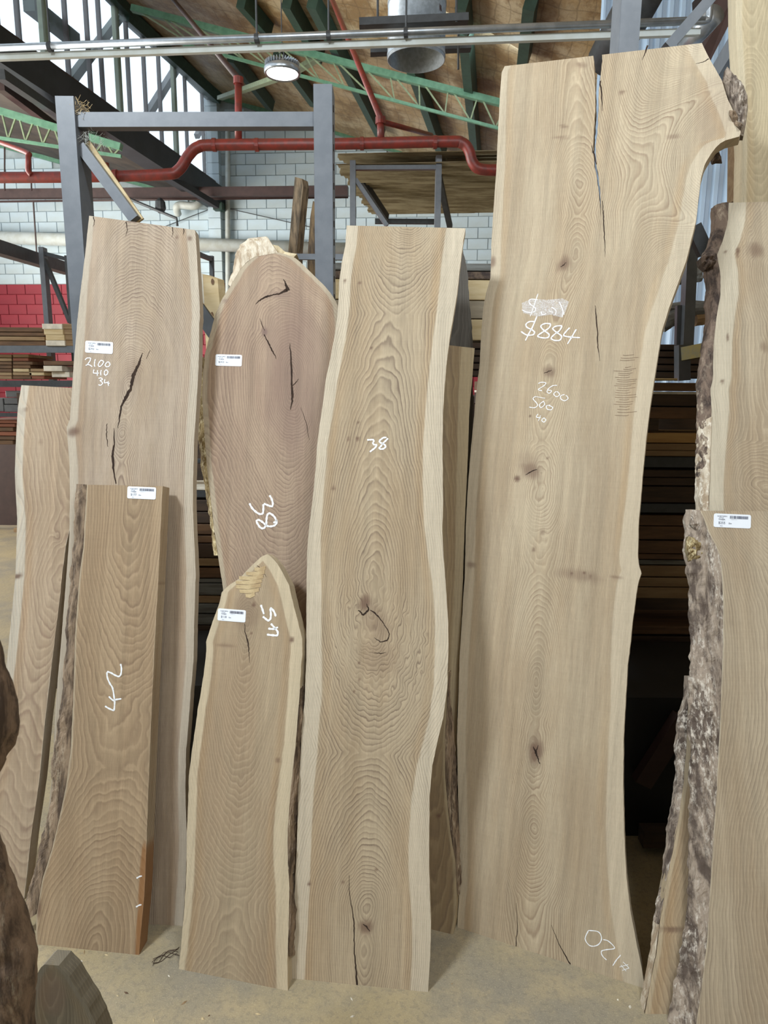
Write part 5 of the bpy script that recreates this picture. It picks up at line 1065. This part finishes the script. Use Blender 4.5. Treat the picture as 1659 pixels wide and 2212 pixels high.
def lump(root, pl, poly, mat, name, seed, th=.05, off0=.0, n=16, amp=.006, label=None):
    """rough lump: concentric loops domed toward the viewer"""
    uv = [np.array(pl.uv(*q, off=-.02)) for q in poly]; P_ = []; N = len(uv); uu = []
    for i in range(N):
        for j in range(4): uu.append(uv[i] * (1 - j / 4) + uv[(i + 1) % N] * j / 4)
    c = sum(uu) / len(uu); V_ = []; Gr = []; R_ = 7; L = len(uu)
    for r_ in range(R_ + 1):
        s_ = 1 - r_ / (R_ + .001) * .97
        for q in uu:
            p = c + (q - c) * s_; dome = th * .5 * math.sqrt(max(0, 1 - s_ ** 2)); nz = amp * 2 * float(fbm(np.array(p[0] * 55), np.array(p[1] * 45), seed, 3)) + amp * .8 * float(vnoise(np.array(p[0] * 160), np.array(p[1] * 150), seed + 1))
            V_.append(pl.P(p[0], p[1], off0 + dome + nz - .02)); Gr.append((p[0], p[1], dome))
    for q in uu: V_.append(pl.P(q[0], q[1], off0 - .02 - th * .5)); Gr.append((q[0], q[1], 1))
    f = [[r_ * L + i, (r_ + 1) * L + i, (r_ + 1) * L + (i + 1) % L, r_ * L + (i + 1) % L] for r_ in range(R_) for i in range(L)]
    f.append([R_ * L + i for i in range(L)]); b_ = (R_ + 1) * L
    f += [[i, (i + 1) % L, b_ + (i + 1) % L, b_ + i] for i in range(L)]; f.append([b_ + i for i in range(L)])
    o = mesh_obj(name, V_, f, mat, root); q = o.data.attributes.new('grain', 'FLOAT_VECTOR', 'POINT'); q.data.foreach_set('vector', np.array(Gr, np.float32).reshape(-1))
    if label: o['label'] = label
    return o
lump(s6, p6, [(1564, 154), (1571, 147), (1590, 162), (1604, 185), (1615, 205), (1616, 235), (1612, 262), (1606, 292), (1596, 292), (1588, 262), (1580, 232), (1567, 206), (1560, 178)], M_BK3, 'bark_lump', 3, .05, 0, label='rough crusty bark lump on the branch stub')
lump(s6, p6, [(1574, 248), (1585, 250), (1594, 262), (1602, 280), (1597, 291), (1582, 276), (1574, 260)], M_BK1, 'bark_pocket', 5, .012, .022)
lump(s6, p6, [(1537, 333), (1553, 312), (1560, 322), (1562, 334), (1548, 334), (1540, 337)], M_BK2, 'bark_lump', 4, .03, -.03, label='small torn bark flap below the stub')
# right hand bark edged slab
s7, p7 = slab('bark edged slab at the right edge, behind the $255 slab', 'slab', M_W7, (1500, 2080), (1880, 2080), 16.5,
    [(1500, 2080), (1520, 1500), (1528, 1200), (1530, 1098), (1534, 976), (1537, 891), (1534, 841), (1539, 817), (1542, 739), (1547, 688), (1556, 637), (1556, 590), (1549, 549), (1561, 522), (1570, 490), (1573, 474), (1574, 438)],
    [(1880, 2080), (1870, 1500), (1860, 1000), (1850, 430)], .05, [(1780, 430), (1690, 560), (1730, 700), (1700, 900), (1640, 1000), (1720, 1200), (1700, 2080)], [(430, 60), (600, 25), (700, 45), (850, 70), (950, 95), (1050, 40), (1200, 90), (2080, 90)],
    (.050, .03), 92, knots=((1632, 540, .018, .018, .02, .55), (1594, 541, .005, .006, .004, .8), (1593, 551, .004, .004, 0, .8), (1567, 545, .004, .004, 0, .7), (1560, 824, .005, .005, .004, .7), (1572, 728, .003, .010, 0, .7), (1650, 750, .008, .012, .008, .4)), seed=17, wob=1.5, dv=.008)
bark(s7, p7, [(1520, 1500), (1528, 1200), (1530, 1098), (1534, 976), (1537, 891), (1534, 841), (1539, 817), (1542, 739), (1547, 688), (1556, 637), (1556, 590), (1549, 549), (1561, 522), (1570, 490), (1573, 474), (1574, 438)],
     [(1495, 1500), (1500, 1200), (1502, 1098), (1503, 993), (1506, 908), (1507, 834), (1512, 773), (1520, 698), (1525, 620), (1522, 590), (1511, 570), (1520, 548), (1530, 535), (1535, 510), (1537, 495), (1539, 450)], .05, M_BK2, .004, 23)
lump(s7, p7, [(1508, 562), (1520, 552), (1542, 556), (1540, 576), (1522, 584), (1511, 574)], M_BK2, 'bark_knot', 8, .05, .012, label='knobbly knot in the bark')
m_ = bark(s7, p7, [(1529, 1110), (1533, 976), (1536, 900)], [(1500, 1110), (1503, 993), (1506, 915)], .052, M_BKP, .003, 29, label='peeled cream strip below the dark bark')
m_.location = tuple(p7.n * .003)
# rear slab of the right pair
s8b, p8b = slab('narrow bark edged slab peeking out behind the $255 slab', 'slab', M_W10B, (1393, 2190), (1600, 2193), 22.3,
    [(1393, 2192), (1405, 2120), (1418, 2060), (1426, 1990), (1437, 1920), (1452, 1840), (1466, 1760), (1476, 1690), (1482, 1600), (1487, 1520), (1490, 1460)],
    [(1600, 2193), (1600, 1900), (1600, 1462)], .035, [(1560, 1460), (1540, 1800), (1500, 2200)], [(1460, 60), (1800, 70), (2005, 55), (2200, 80)], (.012, .01), 130, knots=((1453, 2008, .022, .004, .006, .7),), seed=19)
bark(s8b, p8b, [(1424, 1995), (1437, 1920), (1452, 1840), (1466, 1760), (1476, 1690), (1482, 1600), (1487, 1520), (1490, 1460)],
     [(1412, 1990), (1428, 1898), (1441, 1796), (1453, 1694), (1460, 1630), (1463, 1591), (1464, 1548), (1482, 1470)], .035, M_BK3, .004, 31)
bark(s8b, p8b, [(1391, 2190), (1405, 2120), (1416, 2060), (1424, 1996)], [(1383, 2188), (1396, 2110), (1404, 2050), (1412, 1992)], .035, M_BKP, .003, 33, label='white peeled lower edge')
s8, p8 = slab('front right slab with thick grey bark and a $255 sticker', 'slab', M_W7, (1440, 2234), (1880, 2236), 20.0,
    [(1500, 2232), (1515, 2129), (1528, 2026), (1535, 1898), (1543, 1770), (1551, 1643), (1556, 1540), (1562, 1387), (1562, 1295), (1556, 1208), (1546, 1180), (1530, 1150), (1524, 1130), (1512, 1103)],
    [(1880, 2232), (1870, 1800), (1860, 1106)], .045, [(1690, 1105), (1720, 1200), (1740, 1400), (1750, 1600), (1720, 1800), (1740, 2230)], [(1100, 8), (1150, 40), (1220, 75), (1320, 88), (1500, 92), (1700, 84), (1900, 60), (1980, 55), (2230, 84)],
    (.002, .02), 98, seed=21, wob=1.6, dv=.008, sm=.02)
bark(s8, p8, [(1500, 2232), (1515, 2129), (1528, 2026), (1535, 1898), (1543, 1770), (1551, 1643), (1556, 1540), (1562, 1387), (1562, 1295), (1556, 1208), (1546, 1180), (1530, 1150), (1524, 1130), (1512, 1103)],
     [(1440, 2232), (1464, 2103), (1476, 2026), (1484, 1898), (1489, 1745), (1489, 1591), (1490, 1480), (1492, 1387), (1485, 1285), (1482, 1223), (1479, 1182), (1476, 1136), (1475, 1102)], .045, M_BK3, .006, 37)
lump(s8, p8, [(1482, 1160), (1500, 1165), (1515, 1180), (1530, 1190), (1525, 1215), (1505, 1220), (1486, 1212), (1480, 1190)], M_BK4, 'broken_wood', 9, .018, .006, amp=.010, label='splintered yellow broken patch')
lump(s8, p8, [(1490, 1110), (1512, 1105), (1523, 1135), (1515, 1165), (1500, 1150), (1488, 1135)], M_BK3, 'bark_lump', 12, .018, .008, amp=.008)
sticker(s8, p8, (1542, 1109), (1622, 1112.5), (1621, 1142), (1541, 1138.5), '$255', 5)
# tall plank top right
s9, p9 = slab('very tall pale plank at the upper right edge, behind the bark edged slab', 'plank', M_W9, (1575, 1960), (1880, 1960), 13.5,
    [(1575, 1960), (1595, 1200), (1601, 436), (1604, 330), (1598, 200), (1590, 60), (1588, -90)], [(1880, 1960), (1880, 1000), (1900, -90)], .05, [(1625, -90), (1615, 200), (1640, 436), (1640, 1960)], [(-90, 30), (100, 50), (200, 20), (436, 60), (1960, 70)], (.018, .02), 110, seed=23, dv=.01, du=.005)
pbeam('timber_post', 'brown post edge seen below the branch stub left of the tall plank', 'post', (1596, 300), (1594, 436), 2.5, 2.5, .05, .05, M_TAN)
# boards between middle and big slab
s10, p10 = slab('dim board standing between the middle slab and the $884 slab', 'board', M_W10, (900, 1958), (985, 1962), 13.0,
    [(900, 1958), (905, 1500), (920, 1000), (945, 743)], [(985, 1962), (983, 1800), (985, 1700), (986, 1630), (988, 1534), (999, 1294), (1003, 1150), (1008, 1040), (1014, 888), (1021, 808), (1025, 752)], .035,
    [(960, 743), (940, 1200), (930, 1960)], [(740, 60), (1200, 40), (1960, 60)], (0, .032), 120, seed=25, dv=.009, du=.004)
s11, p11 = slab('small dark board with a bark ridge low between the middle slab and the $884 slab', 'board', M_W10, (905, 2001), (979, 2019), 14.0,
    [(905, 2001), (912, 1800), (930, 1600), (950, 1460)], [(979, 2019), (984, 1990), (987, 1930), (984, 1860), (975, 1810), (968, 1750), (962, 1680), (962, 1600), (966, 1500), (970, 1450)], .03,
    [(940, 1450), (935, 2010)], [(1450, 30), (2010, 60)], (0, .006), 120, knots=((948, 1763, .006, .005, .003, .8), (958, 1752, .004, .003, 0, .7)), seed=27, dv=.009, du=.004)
bark(s11, p11, [(987, 1930), (984, 1860), (975, 1810), (968, 1750), (962, 1680), (962, 1600), (966, 1500), (970, 1450)], [(992, 1930), (995, 1860), (994, 1810), (990, 1760), (986, 1700), (980, 1600), (976, 1520), (974, 1450)], .03, M_BK1, .004, 41)
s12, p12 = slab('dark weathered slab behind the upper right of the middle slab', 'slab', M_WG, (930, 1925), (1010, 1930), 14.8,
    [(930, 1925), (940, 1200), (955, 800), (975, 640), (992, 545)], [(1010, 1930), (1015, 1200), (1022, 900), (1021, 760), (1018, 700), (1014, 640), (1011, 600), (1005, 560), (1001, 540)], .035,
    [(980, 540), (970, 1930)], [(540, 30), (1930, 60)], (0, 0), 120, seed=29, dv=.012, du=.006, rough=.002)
# ================================================================== FOREGROUND DRIFTWOOD, FLOOR LITTER
Yf = .95
cp = [(-60, 1340, 40), (-34, 1440, 44), (-22, 1550, 61), (-42, 1640, 55), (-62, 1730, 45), (-48, 1830, 48), (-24, 1920, 56), (2, 2010, 62), (20, 2090, 66), (14, 2200, 64), (20, 2400, 66), (30, 2740, 70)]
pts = smooth_path([np.append(PY(x, y, Yf), r / F * Yf * 1.02) for x, y, r in cp], 8)
m = MB(); m.tube([p[:3] for p in pts], [float(p[3]) for p in pts], 40, noise=.16, seed=5)
o = m.obj('driftwood_log', M_DRIFT, None, True); tag(o, 'crooked dark log out of focus at the lower left edge', 'log')
q = o.data.attributes.new('grain', 'FLOAT_VECTOR', 'POINT'); q.data.foreach_set('vector', np.array([(v.co.x * .8, v.co.z * .8, v.co.y) for v in o.data.vertices], np.float32).reshape(-1))
slab('round topped weathered slab at the bottom left corner, out of focus', 'slab', M_WC, (40, 2560), (250, 2600), 6,
     [(40, 2560), (58, 2300), (62, 2200), (66, 2140), (72, 2112), (82, 2092), (94, 2083)], [(250, 2600), (220, 2260), (207, 2212), (193, 2180), (180, 2158), (162, 2128), (146, 2104), (128, 2086)], .04,
     [(110, 2086), (120, 2600)], [(2086, 20), (2600, 60)], (.01, .01), 120, seed=31, rough=.003, sm=.012, cores=((110, 2150, .03, .04, .3),))
rr = random.Random(11)
for k in range(26):
    x = rr.uniform(90, 1380); y = rr.uniform(2075, 2205)
    if k == 0: x, y = 230, 2063
    if k == 1: x, y = 182, 2057
    if x > 640 and rr.random() < .4: continue
    p = floor_pt(x, y); a = rr.uniform(0, 3.1); l = rr.uniform(.003, .011); wd = rr.uniform(.0015, .004); m = MB(); d_ = np.array([math.cos(a), math.sin(a), 0]); e_ = np.array([-d_[1], d_[0], 0])
    V_ = [p - d_ * l + Z1 * .0004, p + e_ * wd + Z1 * .0004, p + d_ * l + Z1 * .0004, p - e_ * wd + Z1 * .0004, p + Z1 * wd * 1.2 + d_ * l * .2]
    m.add(V_, [[0, 1, 2, 3], [0, 4, 1], [1, 4, 2], [2, 4, 3], [3, 4, 0]]); tag(m.obj('wood_chip', rr.choice([M_WHITEW, M_CREAM, M_TAN, M_BRN])), 'small wood chip lying on the dusty concrete floor', 'wood chip', 'wood chips on the floor')
m = MB()
for j in range(5):
    pts = [floor_pt(330 + i * 9 + rr.uniform(-3, 3), 2080 - i * 4 + 8 * math.sin(i * .8 + j) + rr.uniform(-3, 3)) + Z1 * rr.uniform(.001, .006) for i in range(7)]; m.tube(smooth_path(pts, 3), .0008, 5)
tag(m.obj('twig_tangle', M_DBRN), 'small tangle of dark fibres on the floor by the $118 slab', 'debris')
print('DONE', len(bpy.data.objects), sum(len(m.polygons) for m in bpy.data.meshes))
